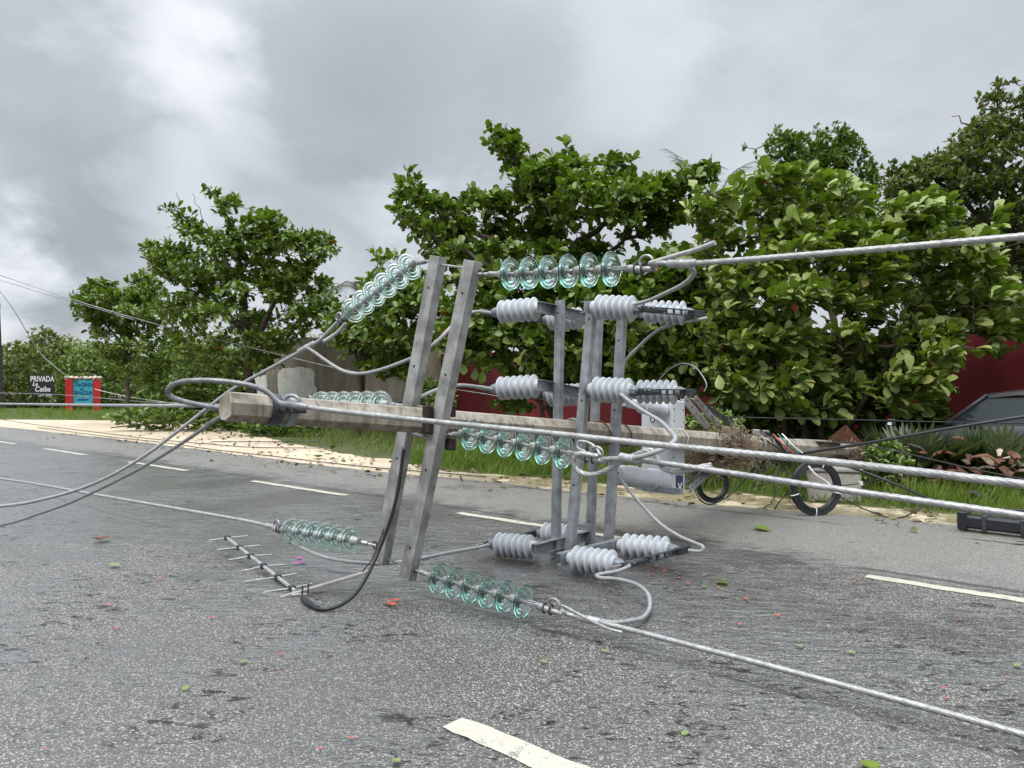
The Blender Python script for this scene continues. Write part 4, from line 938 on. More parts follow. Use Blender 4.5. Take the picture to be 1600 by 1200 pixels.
# palms
def palm(label, c, d, fronds, L, base, seed, fr_drop=.5, leaflet=.4):
    rn = random.Random(seed); root_ = thing('palm_tree', base, label, 'palm'); c = P(*c, d)
    MB().tube(spline([base, lerp(base, c, .5)+Vector((.1, 0, 0)), c], 8), [.14]*9+[.10]*8, 9).build('trunk', 'bark', root_, smooth=60)
    for i in range(fronds):
        th = i/fronds*2*math.pi+rn.uniform(-.2, .2); el = rn.uniform(.1, .9); dd = Vector((math.cos(th)+.5, math.sin(th), el)).normalized()
        pts = []; p = c.copy()
        for k in range(14):
            pts.append(p.copy()); p = p+dd*(L/13); dd = (dd+Vector((.05, 0, -fr_drop*.16))).normalized()
        pos = []; D = []
        for k in range(1, 14):
            tg = (pts[k]-pts[k-1]).normalized(); sd = tg.cross(Vector((0, 0, 1))).normalized()
            for q in (0, .25, .5, .75):
                for sg in (1, -1):
                    pos.append(tuple(lerp(pts[k-1], pts[k], q))); D.append(tuple(sd*sg*.8+tg*.65+Vector((.25, 0, -.25))))
        n = len(pos); sz = leaflet*np.array([math.sin(.35+2.5*(k//8)/13) for k in range(n)])
        o = leaf_obj('frond', np.array(pos), np.array(D), np.tile([0, 0, 1.0], (n, 1))+RNG.normal(0, .2, (n, 3)), sz, RNG.uniform(.2, .9, n), 'blade', 'leaf_palm', root_)
        MB().tube(pts, [.018-.0011*k for k in range(14)], 5).build('rachis', 'bark', o)
palm('wind bent palm top showing between the centre tree and the wind blown tree', (1122, 318), 21.5, 13, 2.9, Vector((5.7, 21.5, 0)), 71, .5, .5)
palm('dark palm with hanging fronds beside the upper left glass string', (560, 455), 25.0, 10, 1.5, Vector((-5.0, 25.0, 0)), 72, 1.1, .42)

# shrubs and scrub on the left
gsx = 'roadside shrubs on the left'
def shrub(label, poly, d, thick, n, per, size, kind, mat, seed, clumps=0, spread=.3, wind=.2):
    xs_ = [q[0] for q in poly]; cx = sum(xs_)/len(xs_); top = min(q[1] for q in poly)
    base = Vector(((cx-800)/F*d, d, 0)); ym = (top+max(q[1] for q in poly))/2; mid = P(cx, ym, d)
    w_ = (max(xs_)-min(xs_))/4
    limbs = [([base, lerp(base, mid, .6), mid], .022, .006), ([base+Vector((.1, 0, 0)), P(cx-w_*.5, ym+12, d), P(cx-w_, ym, d)], .016, .005), ([base-Vector((.1, 0, 0)), P(cx+w_*.5, ym+12, d), P(cx+w_, ym, d)], .016, .005)]
    return tree('shrub', label, 'shrub', poly, d, thick, n, per, size, kind, mat, base, limbs, .05, gsx, seed, wind, .01, crown_name='foliage', clumps=clumps, spread=spread)
shrub('olive green bush at the left edge behind the dark post', [(-40, 560), (20, 535), (70, 545), (95, 600), (90, 640), (-40, 640)], 52, 2.0, 750, 7, .32, 'small', 'leaf_scrub', 81)
shrub('bush with a pale loose top between the two signs', [(30, 560), (60, 510), (85, 520), (120, 560), (118, 640), (40, 640)], 56, 2.0, 700, 7, .32, 'small', 'leaf_scrub', 82)
shrub('dark green bush right behind the blue and red sign', [(85, 570), (110, 550), (150, 540), (200, 545), (240, 580), (245, 642), (85, 642)], 49, 2.0, 1000, 7, .30, 'small', 'leaf_almond', 83)
shrub('bright green bush in the hollow right of the blue and red sign', [(225, 575), (270, 540), (330, 535), (390, 560), (395, 645), (230, 645)], 42, 2.2, 1300, 7, .28, 'small', 'leaf_fresh', 84)
shrub('dense green bush under the big left tree', [(270, 600), (310, 570), (370, 580), (395, 610), (392, 655), (275, 655)], 33, 1.2, 520, 7, .25, 'mid', 'leaf_almond', 85)
shrub('low grass green bush at the foot of the grey wall', [(640, 620), (665, 596), (700, 600), (712, 630), (700, 650), (645, 650)], 21.5, .5, 200, 7, .16, 'mid', 'leaf_fresh', 86)
shrub('small fresh bush behind the grey switch box', [(1060, 665), (1085, 648), (1130, 645), (1160, 660), (1160, 700), (1060, 705)], 11.8, .35, 170, 8, .10, 'mid', 'leaf_fresh', 87)
shrub('fresh weed clump at the pole base by the debris', [(1350, 715), (1375, 690), (1405, 695), (1425, 730), (1420, 760), (1350, 760)], 11.0, .3, 160, 8, .10, 'mid', 'leaf_fresh', 88)
shrub('dark hedge in the shade under the wind blown tree', [(1120, 600), (1200, 560), (1300, 560), (1400, 570), (1470, 610), (1470, 690), (1130, 690)], 13.8, .5, 800, 8, .20, 'mid', 'leaf_almond', 89)
# far scrub: one mass
rng = np.random.default_rng(90); n = 38000
xx = rng.uniform(-75, -9, n); yy = rng.uniform(56, 92, n); top = 4.9+.9*np.sin(xx*.23)+.7*np.sin(yy*.31+xx*.5)+.5*np.sin(xx*.9+2)
zz = top*np.sqrt(rng.uniform(.0, 1, n))
D = rng.normal(0, 1, (n, 3)); D[:, 2] *= .6
o = leaf_obj('far_scrub', np.stack([xx, yy, zz], 1), D, np.tile([0, 0, 1.0], (n, 1))+rng.normal(0, .4, (n, 3)), rng.uniform(.25, .6, n), np.clip(.5+.3*np.sin(xx*.5)+rng.uniform(-.35, .35, n), 0, .95), 'small', 'leaf_scrub')
tag(o, 'far mass of pale green scrub under the sky at the left', 'scrub', None, 'stuff')

# fallen leafy branches on the sand
def fallen(label, poly, d, n, seed, mat='leaf_fresh'):
    rng = np.random.default_rng(seed); root_ = thing('fallen_branch', Vector(((sum(q[0] for q in poly)/len(poly)-800)/F*d, d, 0)), label, 'branch', 'fallen leafy branches')
    pts = crown_points(poly, n, d, .5, rng); D = rng.normal(0, 1, (n, 3)); D[:, 2] = np.abs(D[:, 2])*.6; D[:, 0] -= .3
    tint = rng.uniform(.1, .95, n)
    leaf_obj('foliage', pts, D, np.tile([0, 0, 1.0], (n, 1))+rng.normal(0, .5, (n, 3)), .24*rng.uniform(.6, 1.2, n), tint, 'mid', mat, root_)
    b = MB()
    xs_ = [q[0] for q in poly]; a0_ = P(min(xs_)+5, 652, d); a0_.z = .12; a1_ = P(max(xs_)-5, 660, d); a1_.z = .25
    b.tube(spline([a0_, lerp(a0_, a1_, .5)+Vector((0, 0, .15)), a1_], 6), [.02+.003*i for i in range(13)], 6).build('bough', 'bark', root_, smooth=60)
fallen('dark leafy branch fallen on the sand below the pole tip', [(168, 652), (200, 640), (300, 642), (345, 640), (390, 655), (395, 674), (300, 674), (220, 672), (180, 662)], 26.0, 900, 101, 'leaf_almond')
fallen('pale green leafy branch fallen on the sand under the pole', [(370, 668), (400, 655), (470, 658), (500, 664), (505, 676), (450, 682), (390, 681)], 23.5, 420, 102)
tangle('debris_heap', Vector((-13.4, 33.0, .3)), (1.0, .5, .22), 120, .03, 'timber_dark', 'dark heap of debris on the grass right of the blue and red sign', 'debris', 31)

# fan palms at the right
def fan_palm(label, c, d, nf, size, seed, lean=0):
    rn = random.Random(seed); base = P(*c, d); base.z = .05; root_ = thing('fan_palm', base, label, 'palm', 'low fan palms by the debris')
    for i in range(nf):
        th = rn.uniform(0, 2*math.pi); el = rn.uniform(.5, 1.3); ax = Vector((math.cos(th)*math.cos(el)+lean, math.sin(th)*math.cos(el), math.sin(el))).normalized()
        hub = base+ax*rn.uniform(.25, .55)*size*1.4
        MB().tube([base, lerp(base, hub, .5)+Vector((0, 0, .02)), hub], .010, 5).build('stalk', 'leaf_palm', root_)
        sd = ax.cross(Vector((0, 0, 1))).normalized(); pos = []; D = []; k = 22
        for j in range(k):
            a = (j/(k-1)-.5)*3.7; D.append(tuple((ax*math.cos(a)+sd*math.sin(a)+Vector((.12, 0, -.10*abs(a)))).normalized())); pos.append(tuple(hub))
        up = ax.cross(sd); n = k
        leaf_obj('fan_leaf', np.array(pos), np.array(D), np.tile(np.array(up), (n, 1)), size*.8*RNG.uniform(.85, 1.1, n), RNG.uniform(.2, .9, n), 'narrow', 'leaf_palm', root_)
fan_palm('low fan palm with spread leaves behind the small black clip', (1425, 715), 11.6, 9, .85, 111, .1)
fan_palm('stiff grey green fan palm in front of the parked car', (1560, 708), 11.2, 9, .72, 112)
fan_palm('small fan palm left of the others beside the rusty plate', (1375, 712), 12.2, 6, .6, 113)
fan_palm('fan palm clump at the right edge under the car door', (1625, 705), 11.4, 7, .70, 114)

# ------------------------------------------------------------------ grass
def grass(name, label, areas, seed):
    rng = np.random.default_rng(seed); Ps = []; Sz = []; Tn = []
    for (x0, x1, dens, n_lo, n_hi, hgt) in areas:
        n = int((x1-x0)*5*dens); x = rng.uniform(x0, x1, n); lo = np.array([n_lo(q) for q in x]); hi = n_hi
        u = rng.random(n)**1.25; nn_ = lo+u*(hi-lo)
        lump = .55+.45*np.sin(x*3.1+nn_*2)*np.sin(nn_*4.3-x*1.3)
        keep = rng.random(n) < np.clip(.25+u*8, 0, 1)*(.35+.65*lump)
        x, nn_, lump, u = x[keep], nn_[keep], lump[keep], u[keep]
        Ps.append(np.stack([RX.x*x+RN.x*nn_, RX.y*x+RN.y*nn_, np.zeros(len(x))], 1)); Sz.append(hgt*(.45+.75*lump)*rng.uniform(.5, 1.25, len(x))*np.clip(.4+u*5, 0, 1)); Tn.append(np.clip(lump*.5+rng.uniform(0, .5, len(x)), 0, 1))
    pos = np.vstack(Ps); n = len(pos); D = rng.normal(0, .42, (n, 3)); D[:, 2] = 1; D[:, 0] += .25
    tint = np.concatenate(Tn); U = rng.normal(0, 1, (n, 3))
    o = leaf_obj(name, pos, D, U, np.concatenate(Sz), tint, 'blade', 'grass'); return tag(o, label, 'grass', None, 'stuff')
grass('grass', 'green grass strip along the verge behind the fallen pole', [(-12.5, 3.5, 620, lambda q: sand_n(q)-.05, 14.5, .34), (3.5, 9, 300, lambda q: sand_n(q)-.05, 14.5, .34)], 121)
grass('grass', 'far grass strip below the signs on the left', [(-52, -12.5, 85, lambda q: max(sand_n(q), 10.6)-.1, 19.5, .34)], 122)

rng = np.random.default_rng(140); n = 1500
x = rng.uniform(-26, 4, n); en_ = np.array([edge_n(q) for q in x]); sn_ = np.array([sand_n(q) for q in x]); u = rng.beta(1.1, 1.6, n)
nn_ = np.where(rng.random(n) < .25, en_-rng.exponential(.35, n), sn_+.15-u*(sn_-en_+.15)); clump_ = np.sin(x*2.3)+np.sin(x*5.1+1) + rng.normal(0, .8, n); k_ = clump_ > -.1; x, nn_ = x[k_], nn_[k_]; n = len(x)
pos = np.stack([RX.x*x+RN.x*nn_, RX.y*x+RN.y*nn_, np.full(n, .024)], 1); D = rng.normal(0, 1, (n, 3)); D[:, 2] = np.abs(D[:, 2])*.25
tag(leaf_obj('leaf_litter', pos, D, np.tile([0, 0, 1.0], (n, 1))+rng.normal(0, .5, (n, 3)), rng.uniform(.04, .15, n), rng.uniform(0, .9, n), 'mid', 'leaf_litter'), 'scattered leaf litter along the sandy road edge', 'leaf litter', None, 'stuff')

# ------------------------------------------------------------------ walls, post, pillar
def wall(name, px0, px1, n0, h, th, mat, label, cat, ragged=0, group=None, hs=None, loc=None):
    def pt(px): q = (px-800)/F; dd = n0/(RN.x*q+RN.y); return Vector((q*dd, dd, 0))
    a, bb = pt(px0), pt(px1); d = (bb-a); L = d.length; d.normalize(); k = 24; b = MB(); vs = []
    nn_ = Vector((-d.y, d.x, 0))
    tops = []
    for i in range(k+1):
        x = L*i/k; z = h+(.05*nz(x, 1.3, 2) if ragged else 0)
        off = 0
        if ragged and i == 0: z = h*.72
        vs += [a+d*x, a+d*x+Vector((0, 0, z)), a+d*x+nn_*th+Vector((0, 0, z)), a+d*x+nn_*th]
    fs = []
    for i in range(k):
        o_ = 4*i; fs += [(o_+j, o_+(j+1) % 4, o_+4+(j+1) % 4, o_+4+j) for j in range(4)]
    fs += [(0, 1, 2, 3), (4*k, 4*k+3, 4*k+2, 4*k+1)]
    b.add(vs, fs); root_ = thing(name, a, label, cat, group)
    b.build('wall_panel', mat, root_)
    return root_, a, d, L, nn_
gw, a, d, L, nn_ = wall('boundary_wall', 392, 668, 17.0, 3.33, .2, 'wall_grey', 'stained grey concrete wall with white paint patches behind the pole tip', 'wall', 1)
def patch(x0, x1, z0, z1, seed):
    rn = random.Random(seed); cx, cz, rx, rz = (x0+x1)/2, (z0+z1)/2, (x1-x0)/2, (z1-z0)/2; k = 40; vs = []
    for i in range(k):
        th = 2*math.pi*i/k; c_, s_ = math.cos(th), math.sin(th); q = (abs(c_)**4+abs(s_)**4)**-.25*(1+rn.uniform(-.06, .06))
        vs.append(a+d*(cx+rx*c_*q)+Vector((0, 0, cz+rz*s_*q)))
    b = MB(); o_ = -nn_ if (-nn_).y < 0 else nn_
    b.add([v_+o_*.008 for v_ in vs]+[v_+o_*.001 for v_ in vs], [tuple(range(k))]+[(i, (i+1) % k, k+(i+1) % k, k+i) for i in range(k)])
    b.build('paint_patch', 'old_white', gw)
def xat(px): q = (px-800)/F; dd = 17.0/(RN.x*q+RN.y); return (Vector((q*dd, dd, 0))-a).length
patch(.15, xat(417), .3, 2.25, 1); patch(xat(434), xat(493), .3, 2.25, 2)
rw, ra, rd_, rL, rn_ = wall('boundary_wall', 682, 1760, 17.0, 2.55, .2, 'maroon', 'deep red boundary wall behind the trees', 'wall')
q = (676-800)/F; dd = 16.9/(RN.x*q+RN.y); c = Vector((q*dd, dd, 0))
pl = thing('gate_pillar', c, 'narrow beige pillar between the grey and red walls', 'pillar')
MB().frame(c, rd_, rn_, Vector((0, 0, 1)), -.28, .28, -.05, .3, 0, 3.0).build('pillar_shaft', 'beige_render', pl, bevel=.02)
MB().frame(c, rd_, rn_, Vector((0, 0, 1)), -.36, .36, -.12, .36, 3.0, 3.12).build('pillar_cap', 'beige_render', pl, bevel=.02)

# ------------------------------------------------------------------ signs at the left
def text(body, size, loc, rz, mat, parent, name='lettering', shear=0, ext=.008, bold=0.0, sx=1.0):
    cu = bpy.data.curves.new(name, 'FONT'); cu.body = body; cu.size = size; cu.extrude = ext; cu.shear = shear; cu.offset = bold; cu.align_x = 'CENTER'; cu.align_y = 'CENTER'
    tmp = bpy.data.objects.new('tmp', cu); COL.objects.link(tmp); bpy.context.view_layer.update()
    me = bpy.data.meshes.new_from_object(tmp.evaluated_get(bpy.context.evaluated_depsgraph_get())); me.name = name
    bpy.data.objects.remove(tmp)
    o = bpy.data.objects.new(name, me); COL.objects.link(o); me.materials.clear(); me.materials.append(MATS[mat])
    o.matrix_world = Matrix.Translation(loc) @ Matrix.Rotation(rz, 4, 'Z') @ Matrix.Rotation(R(90), 4, 'X') @ Matrix.Diagonal((sx, 1, 1, 1))
    mw = o.matrix_world.copy(); o.parent = parent; o.matrix_parent_inverse = parent.matrix_basis.inverted(); o.matrix_world = mw
    return o
ds = 47.0; k = ds/F; rz = R(28)                       # signs face the camera and a little toward the road
exv = Vector((math.cos(rz), math.sin(rz), 0)); frv = Vector((math.sin(rz), -math.cos(rz), 0)); Z = Vector((0, 0, 1))
c = P(66, 603, ds); cw = 1/math.cos(rz - math.atan2(-(66-800), F)) if False else 1.06
sg = thing('wooden_sign', Vector((c.x, c.y, 0)), 'black board sign with white hand painted PRIVADA La Ceiba', 'sign')
MB().frame(c, exv, -frv, Z, -.76, .74, 0, .05, -.52, .74).build('board', 'blackboard', sg, bevel=.01)
MB().frame(c+Vector((.02, .06, 0)), exv, -frv, Z, -.06, .06, 0, .1, -c.z-.5, .5).build('post', 'timber_dark', sg)
MB().frame(c+exv*.18-frv*.0, exv, -frv, Z, -.45, .62, 0, .05, -.74, -.53).build('lower_board', 'blackboard', sg, bevel=.01)
text('PRIVADA', .54, c+frv*.012+Z*.47+exv*.0, rz, 'white_letters', sg, bold=.012, sx=.68)
text('La', .34, c+frv*.012+Z*.12-exv*.46, rz, 'white_letters', sg, shear=.3, bold=.010, sx=1.1)
text('Ceiba', .50, c+frv*.012-Z*.24+exv*.02, rz, 'white_letters', sg, shear=.15, bold=.012, sx=.84)
text('Casa Gama', .24, c+frv*.012-Z*.635+exv*.16, rz, 'white_letters', sg, shear=.3, bold=.003, sx=.80)
c = P(130, 617, 45.5); b2 = thing('painted_sign', Vector((c.x, c.y, 0)), 'blue painted sign between two red pillars topped with stones', 'sign')
for sgn in (-1, 1):
    MB().frame(c, exv, -frv, Z, sgn*.84-.22, sgn*.84+.22, -.05, .30, -c.z-.4, 1.03).build('red_pillar', 'red_paint', b2, bevel=.02)
MB().frame(c, exv, -frv, Z, -.60, .60, .05, .16, -.62, 1.0).build('sign_board', 'teal', b2, bevel=.01)
rn = random.Random(5)
for i in range(8):
    x = -.98+.28*i; r_ = rn.uniform(.13, .19); p = c+exv*x-frv*.1+Z*(1.03+r_*.6); bb_ = MB()
    vs = []; fs = []
    bb_.lathe([(-r_*.62, .03), (-r_*.55, r_*.75), (-r_*.1, r_*1.1), (r_*.3, r_*.95), (r_*.6, r_*.45), (r_*.66, .02)], p, Vector((rn.uniform(-.3, .3), rn.uniform(-.3, .3), 1)), 9)
    bb_.v = [tuple(Vector(v_)+Vector((rn.gauss(0, .02), rn.gauss(0, .02), rn.gauss(0, .015)))) for v_ in bb_.v]
    bb_.build('cap_stone', 'pale_stone', b2, smooth=60)
bo = c+frv*(-.05+.012)
text('HACIENDA', .32, bo+Z*.66+exv*.09, rz, 'blue_letters', b2, bold=.007, sx=.62)
text('los', .22, bo+Z*.40-exv*.1, rz, 'blue_letters', b2, shear=.3, bold=.003)
text('BEVeCQUA', .34, bo+Z*.14, rz, 'blue_letters', b2, bold=.007, sx=.62)
MB().frame(bo, exv, -frv, Z, -.34, .28, -.008, 0, -.36, -.27).build('painted_bar', 'blue_letters', b2)
for x in (-.42, -.02, .40): MB().lathe([(0, .055), (.008, .055)], bo+exv*x-Z*.12, frv, 8).build('painted_dot', 'red_paint' if x < .3 else 'blue_letters', b2)
for i in range(5):
    th = .3+i*.6; p = bo-exv*.46+Z*.84
    MB().tube([p, p+exv*(.12*math.cos(th))+Z*(.09*math.sin(th)), p+exv*(.2*math.cos(th))+Z*(.10*math.sin(th)-.06)], [.012, .018, .005], 5).build('painted_palm', 'green_paint', b2)
MB().tube([bo-exv*.46+Z*.84, bo-exv*.48+Z*.6], .014, 5).build('painted_palm', 'green_paint', b2)
for o_, cc_, k_ in ((sg, P(66, 603, ds), .84), (b2, P(130, 617, 45.5), .86)):   # true size of the two signs
    L_ = o_.location.copy(); o_.scale = (k_, k_, k_*1.04); o_.location = Vector((cc_.x+k_*(L_.x-cc_.x), cc_.y+k_*(L_.y-cc_.y), cc_.z+k_*1.04*(L_.z-cc_.z)))
text('V', .13, O+E2*.2115+E1*.005-Vector((0, 0, .425)), math.atan2(E2.x, -E2.y), 'white_letters', bx, bold=.003, ext=.001)
pp = thing('wooden_post', G(2, 642), 'dark leaning utility post cut by the left edge of the view', 'post')
a_ = G(2, 642); MB().tube([a_, P(-4, 470, a_.y)], [.17, .12], 9).build('post_shaft', 'timber_dark', pp, smooth=50)
MB().box(P(-8, 478, a_.y), .5, .3, .3).build('post_bracket', 'dark_steel', pp, bevel=.03)
# overhead and fallen thin wires
gt = 'thin service wires on the left'
def thin(pts, r, label, mat='guy_strand'): return cable('service_wire', pts, r, mat, label, 'wire', gt, n=6)
thin([(-60, 410, 30), (0, 430, 29), (120, 470, 28), (250, 508, 27), (400, 545, 25), (520, 574, 24), (640, 597, 23), (760, 616, 22.5), (860, 633, 22)], .014, 'longest thin wire sloping from the upper left across the grey wall')
thin([(-60, 424, 32), (0, 438, 31), (60, 456, 30), (150, 482, 29), (210, 500, 28)], .012, 'second thin wire sloping just below the longest one')
thin([(-20, 430, 44), (20, 482, 44), (60, 548, 45), (98, 583, 45), (118, 600, 45.5)], .022, 'steep stay wire coming down onto the blue and red sign')
thin([(-60, 612, 42), (0, 614, 40), (80, 616, 38), (160, 622, 34), (230, 628, 30), (330, 630, 24)], .018, 'slack wire crossing in front of both signs')
thin([(148, 608, 38), (190, 618, 34), (240, 626, 30), (300, 634, 26)], .014, 'short wire drooping right of the blue and red sign', 'old_white')
for i, (pts, lb) in enumerate([([(0, 655), (60, 664), (140, 674), (240, 686), (330, 694), (400, 699), (520, 700)], 'dark wire lying across the sand nearest the grass'),
                               ([(60, 668), (160, 681), (260, 692), (330, 702), (420, 712), (560, 728), (760, 745)], 'dark wire lying along the road edge in the sand'),
                               ([(330, 690), (420, 690), (500, 690)], 'short wire lying near the fallen pale branch')]):
    q = [G(px, py, .03) for px, py in pts]
    tag(MB().tube(spline(q, 10), .011, 6).build('fallen_wire', 'dark_steel', None, smooth=60), lb, 'wire', 'thin wires lying on the verge')

# ------------------------------------------------------------------ parked car behind the fan palms
cr = thing('parked_car', Vector((7.95, 12.0, 0)), 'silver sedan parked in front of the red wall, half hidden by palms', 'car')
CX = -RX; CY = RN; C0 = Vector((8.3, 12.1, 0))
def cw_(x, y, z): return C0+CX*x+CY*y+Z*z
def loft(sections, name, mat, parent, smooth=35):
    """sections: (x, [(y, z), ...]) closed loops of the same length"""
    b = MB(); n = len(sections[0][1]); vs = [cw_(x, y, z) for x, lp in sections for y, z in lp]; M = len(sections)
    fs = [(i*n+j, i*n+(j+1) % n, (i+1)*n+(j+1) % n, (i+1)*n+j) for i in range(M-1) for j in range(n)]+[tuple(range(n)), tuple((M-1)*n+j for j in range(n))]
    return b.add(vs, fs).build(name, mat, parent, smooth=smooth)
def lp(wd, z0, z1): return [(-wd*.93, z0), (-wd, z0+.12), (-wd, z1-.16), (-wd*.95, z1-.03), (-wd*.7, z1), (wd*.7, z1), (wd*.95, z1-.03), (wd, z1-.16), (wd, z0+.12), (wd*.93, z0)]
loft([(2.2, lp(.62, .35, .62)), (2.05, lp(.78, .25, .74)), (1.5, lp(.86, .2, .88)), (1.0, lp(.88, .2, .96)), (0, lp(.89, .2, .98)), (-1.2, lp(.88, .2, 1.0)), (-1.8, lp(.85, .22, 1.0)), (-2.15, lp(.76, .3, .95)), (-2.25, lp(.65, .4, .8))], 'body', 'car_silver', cr)
def rf(wd, z): return [(-wd, z-.07), (-wd*.92, z-.015), (-wd*.6, z+.012), (wd*.6, z+.012), (wd*.92, z-.015), (wd, z-.07)]
loft([(.62, rf(.60, 1.44)), (.2, rf(.64, 1.50)), (-.5, rf(.65, 1.51)), (-1.0, rf(.62, 1.46))], 'roof', 'car_silver', cr)
loft([(1.15, [(-.74, .95), (-.70, .97), (.70, .97), (.74, .95)]), (.58, [(-.74, .95), (-.585, 1.40), (.585, 1.40), (.74, .95)]), (-1.0, [(-.74, .97), (-.60, 1.41), (.60, 1.41), (.74, .97)]), (-1.7, [(-.72, .99), (-.66, 1.0), (.66, 1.0), (.72, .99)])], 'glasshouse', 'car_glass', cr)
for y in (-1, 1):
    for (xa, za, xb, zb, wd_) in ((1.15, .97, .6, 1.43, .03), (-.25, .97, -.28, 1.44, .04), (-1.68, 1.0, -.98, 1.42, .05)):
        MB().tube([cw_(xa, y*.735, za), cw_(xb, y*.60, zb)], wd_, 6).build('window_pillar', 'car_silver' if xa != -.25 else 'car_dark', cr, smooth=50)
    for x in (1.35, -1.35):
        wh = MB().lathe([(-.1, .20), (-.1, .29), (-.07, .32), (.07, .32), (.1, .29), (.1, .20)], cw_(x, y*.80, .32), CY, 24).build('wheel', 'black_rubber', cr, smooth=40)
        MB().lathe([(-.112, .05), (-.106, .19), (.106, .19), (.112, .05)], cw_(x, y*.80, .32), CY, 12).build('rim', 'aluminium', wh, smooth=40)
    MB().frame(cw_(.75, y*.93, 1.0), CX, CY, Z, -.06, .1, -.07, .07, -.05, .07).build('wing_mirror', 'car_dark', cr, bevel=.03)
    MB().frame(cw_(2.02, y*.58, .68), CX, CY, Z, -.05, .06, -.14, .14, -.06, .06).build('headlight', 'white_plastic', cr, bevel=.03)
    for x in (.35, -.75): MB().frame(cw_(x, y*.895, .86), CX, CY, Z, -.09, .09, -.02, .02, -.015, .015).build('door_handle', 'aluminium', cr)

# ------------------------------------------------------------------ debris by the pole base
rp = thing('rusty_plate', P(1318, 690, 11.6), 'rusty bent steel plate standing behind the pole base', 'steel plate')
a_, b_, c_ = P(1296, 684, 11.5), P(1322, 664, 11.6), P(1352, 695, 11.5)
b = MB(); th = Vector((.0, .012, 0)); lo1, lo2, lo3 = P(1290, 702, 11.45), P(1320, 706, 11.65), P(1356, 706, 11.5)
b.add([a_, b_, lo2, lo1]+[q_+th for q_ in (a_, b_, lo2, lo1)], [(0, 1, 2, 3), (7, 6, 5, 4), (0, 4, 5, 1), (1, 5, 6, 2), (2, 6, 7, 3), (3, 7, 4, 0)]); b.build('left_leaf', 'rusty', rp)
b = MB(); b.add([b_, c_, lo3, lo2]+[q_+th for q_ in (b_, c_, lo3, lo2)], [(0, 1, 2, 3), (7, 6, 5, 4), (0, 4, 5, 1), (1, 5, 6, 2), (2, 6, 7, 3), (3, 7, 4, 0)]); b.build('right_leaf', 'rusty', rp)
lidc = P(1288, 690, 10.9)
tag(MB().frame(lidc, E1, E2, Z, -.5, .35, -.22, .22, -.012, .012).build('metal_sheet', 'galvanised', None, bevel=.004), 'thin grey metal sheet lying on the pole base', 'metal sheet')
blk = P(1302, 752, 10.6); blk.z = .2
bt = thing('concrete_block', Vector((blk.x, blk.y, 0)), 'squat pale concrete block on the grass behind the large coil', 'concrete block')
MB().box(blk, .66, .45, .42, -.3).build('block_body', 'concrete_block', bt, bevel=.03)
MB().box(blk+Vector((0, 0, .235)), .70, .49, .05, -.3).build('block_lid', 'concrete_block', bt, bevel=.012)
def shards(name, c, rad, n, label, mats, seed, sz=.22):
    rn = random.Random(seed); root_ = thing(name, c, label, 'debris', 'debris beside the pole base')
    for i in range(n):
        p = c+Vector((rn.gauss(0, rad[0]), rn.gauss(0, rad[1]), abs(rn.gauss(0, rad[2]))+.03)); L = sz*rn.uniform(.5, 1.6); d = Vector((rn.uniform(-1, 1), rn.uniform(-1, 1), rn.uniform(-.3, .7))).normalized(); sd = d.cross(Z).normalized(); up = sd.cross(d)
        b = MB(); m_ = 5; vs = []
        for j in range(m_):
            q = j/(m_-1); wd = L*.22*math.sin(.4+2.3*q); z = L*.18*math.sin(3*q+rn.uniform(-.4, .4))
            vs += [p+d*(L*q)-sd*wd+up*z, p+d*(L*q)+up*(z+wd*.5), p+d*(L*q)+sd*wd+up*z]
        fs = []
        for j in range(m_-1): o_ = 3*j; fs += [(o_, o_+1, o_+4, o_+3), (o_+1, o_+2, o_+5, o_+4)]
        vs2 = [v_-up*.008 for v_ in vs]; kk = len(vs)
        b.add(vs+vs2, fs+[tuple(kk+x for x in reversed(f_)) for f_ in fs]); b.build('dead_frond_piece', rn.choice(mats), root_)
shards('debris_heap', P(1480, 735, 11.0)-Vector((0, 0, .25)), (.55, .3, .22), 70, 'heap of brown dead palm sheaths and dark scraps by the fan palms', ['dead_leaf', 'rusty', 'timber_dark', 'dead_leaf', 'dry_straw'], 131)
shards('debris_heap', P(1590, 722, 10.8)-Vector((0, 0, .15)), (.22, .2, .12), 22, 'small heap of pale brown husks at the right edge', ['dry_straw', 'dead_leaf', 'pale_stone'], 132)

# ------------------------------------------------------------------ leaves and petals on the road
def litter(name, px, py, size, mat, label, cat, group=None, seed=0, curl=.3):
    rn = random.Random(seed); c = G(px, py, .022); tv, tf = tmpl('mid'); th = rn.uniform(0, 6.3)
    vs = []
    for x, y, z in tv:
        x -= .5; zz_ = z+curl*(x*x+y*y)
        vs.append(c+Vector((size*(x*math.cos(th)-y*1.5*math.sin(th)), size*(x*math.sin(th)+y*1.5*math.cos(th)), size*max(0, zz_+.06))))
    me = MB().add(vs, tf).build(name, mat)
    me.data.attributes.new('tint', 'FLOAT', 'POINT').data.foreach_set('value', [rn.uniform(.6, .95)]*len(me.data.vertices))
    return tag(me, label, cat, group)
litter('fallen_leaf', 157, 845, .17, 'dead_leaf', 'curled brown leaf on the wet road at the left', 'leaf', seed=1, curl=.9)
litter('fallen_leaf', 178, 885, .11, 'leaf_fresh', 'bright green leaf on the wet road below the brown one', 'leaf', seed=2, curl=.6)
litter('fallen_leaf', 1360, 1198, .10, 'leaf_broad', 'dark green leaf cut by the bottom edge of the view', 'leaf', seed=3)
litter('fallen_leaf', 1128, 911, .13, 'leaf_almond', 'green leaf among petals right of the bottom right switch', 'leaf', seed=4)
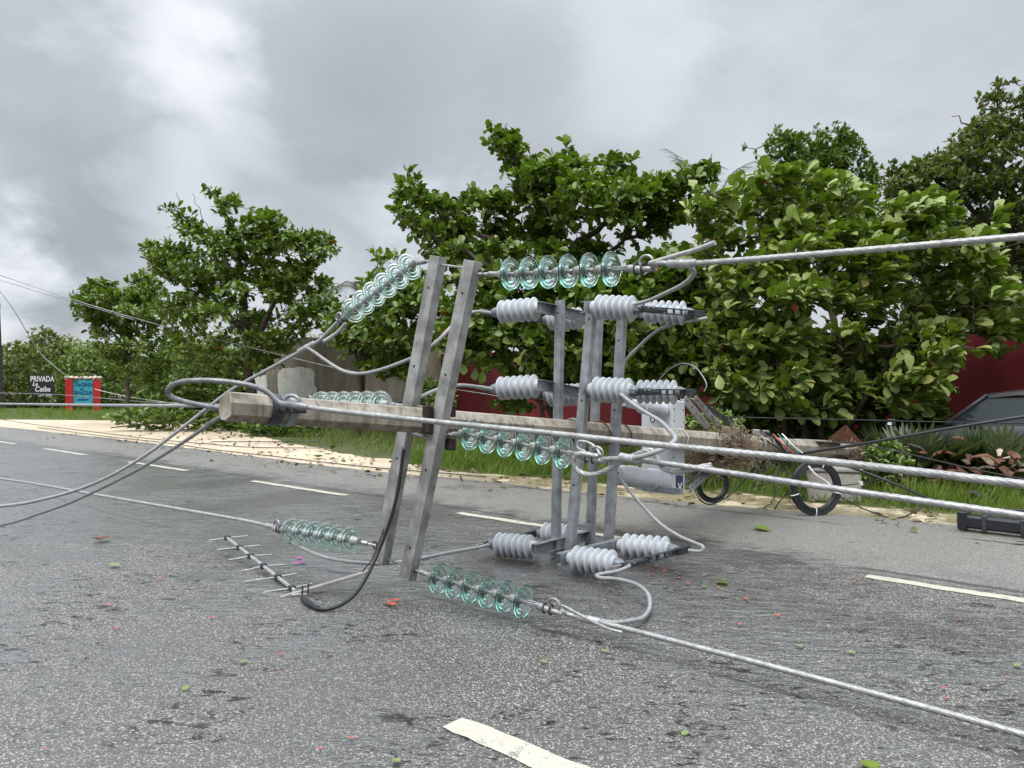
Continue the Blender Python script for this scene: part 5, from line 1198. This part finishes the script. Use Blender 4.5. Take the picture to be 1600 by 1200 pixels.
litter('fallen_leaf', 1071, 1146, .045, 'leaf_fresh', 'small green leaf above the nearest dash', 'leaf', seed=5)
litter('fallen_leaf', 1190, 827, .22, 'leaf_almond', 'green leaf flat on the far lane below the coils', 'leaf', seed=6)
litter('fallen_leaf', 497, 716, .30, 'leaf_almond', 'dark leaf sprig on the sand edge under the pole', 'leaf', seed=7, curl=1)
for i, (px, py) in enumerate([(468, 872), (472, 879), (463, 880)]): litter('petal', px, py, .055, 'magenta', 'magenta petal beside the fallen antenna', 'petal', 'magenta petals by the antenna', 20+i)
for i, (px, py) in enumerate([(606, 943), (612, 946), (616, 940)]): litter('petal', px, py, .075, 'orange_red' if i else 'dry_straw', 'orange flower piece on the road below the lower right string', 'petal', 'orange flower pieces near the lower right string', 30+i, .9)
spots = [(71, 1170), (183, 982), (167, 945), (434, 1050), (440, 1022), (549, 1153), (500, 1170), (1026, 886), (1038, 893), (1050, 889), (1062, 903), (1020, 898), (1100, 899), (1123, 918), (1165, 936), (1155, 976), (1032, 905), (1075, 912), (1475, 1076), (1478, 1092), (1573, 1059), (1125, 823), (1165, 838), (1235, 850), (1290, 835), (1270, 862), (1180, 856), (1330, 846), (1450, 812), (1464, 818), (1490, 814), (1380, 836), (1430, 806), (958, 900), (1215, 962), (1340, 905), (1500, 968), (250, 905), (330, 965), (700, 1010)]
for i, (px, py) in enumerate(spots): litter('petal', px, py, (.026 if py > 1000 else .036)*(.7+.6*((i*7) % 10)/10), 'orange_red', 'small red petal lying on the wet asphalt', 'petal', 'red petals scattered over the road', 40+i, .8)
for i, (px, py) in enumerate([(1040, 917), (1100, 917), (945, 1018), (1330, 1020), (1590, 1040), (290, 1076), (620, 1190), (380, 1035), (850, 1035), (1250, 1010)]):
    litter('leaf_scrap', px, py, .05, 'leaf_fresh', 'tiny yellow green leaf scrap on the wet asphalt', 'leaf', 'green leaf scraps scattered over the road', 90+i, .5)
for o in list(COL.objects):
    if o.type == 'MESH' and o.parent is None and 'label' not in o and 'kind' not in o: print('UNTAGGED', o.name)
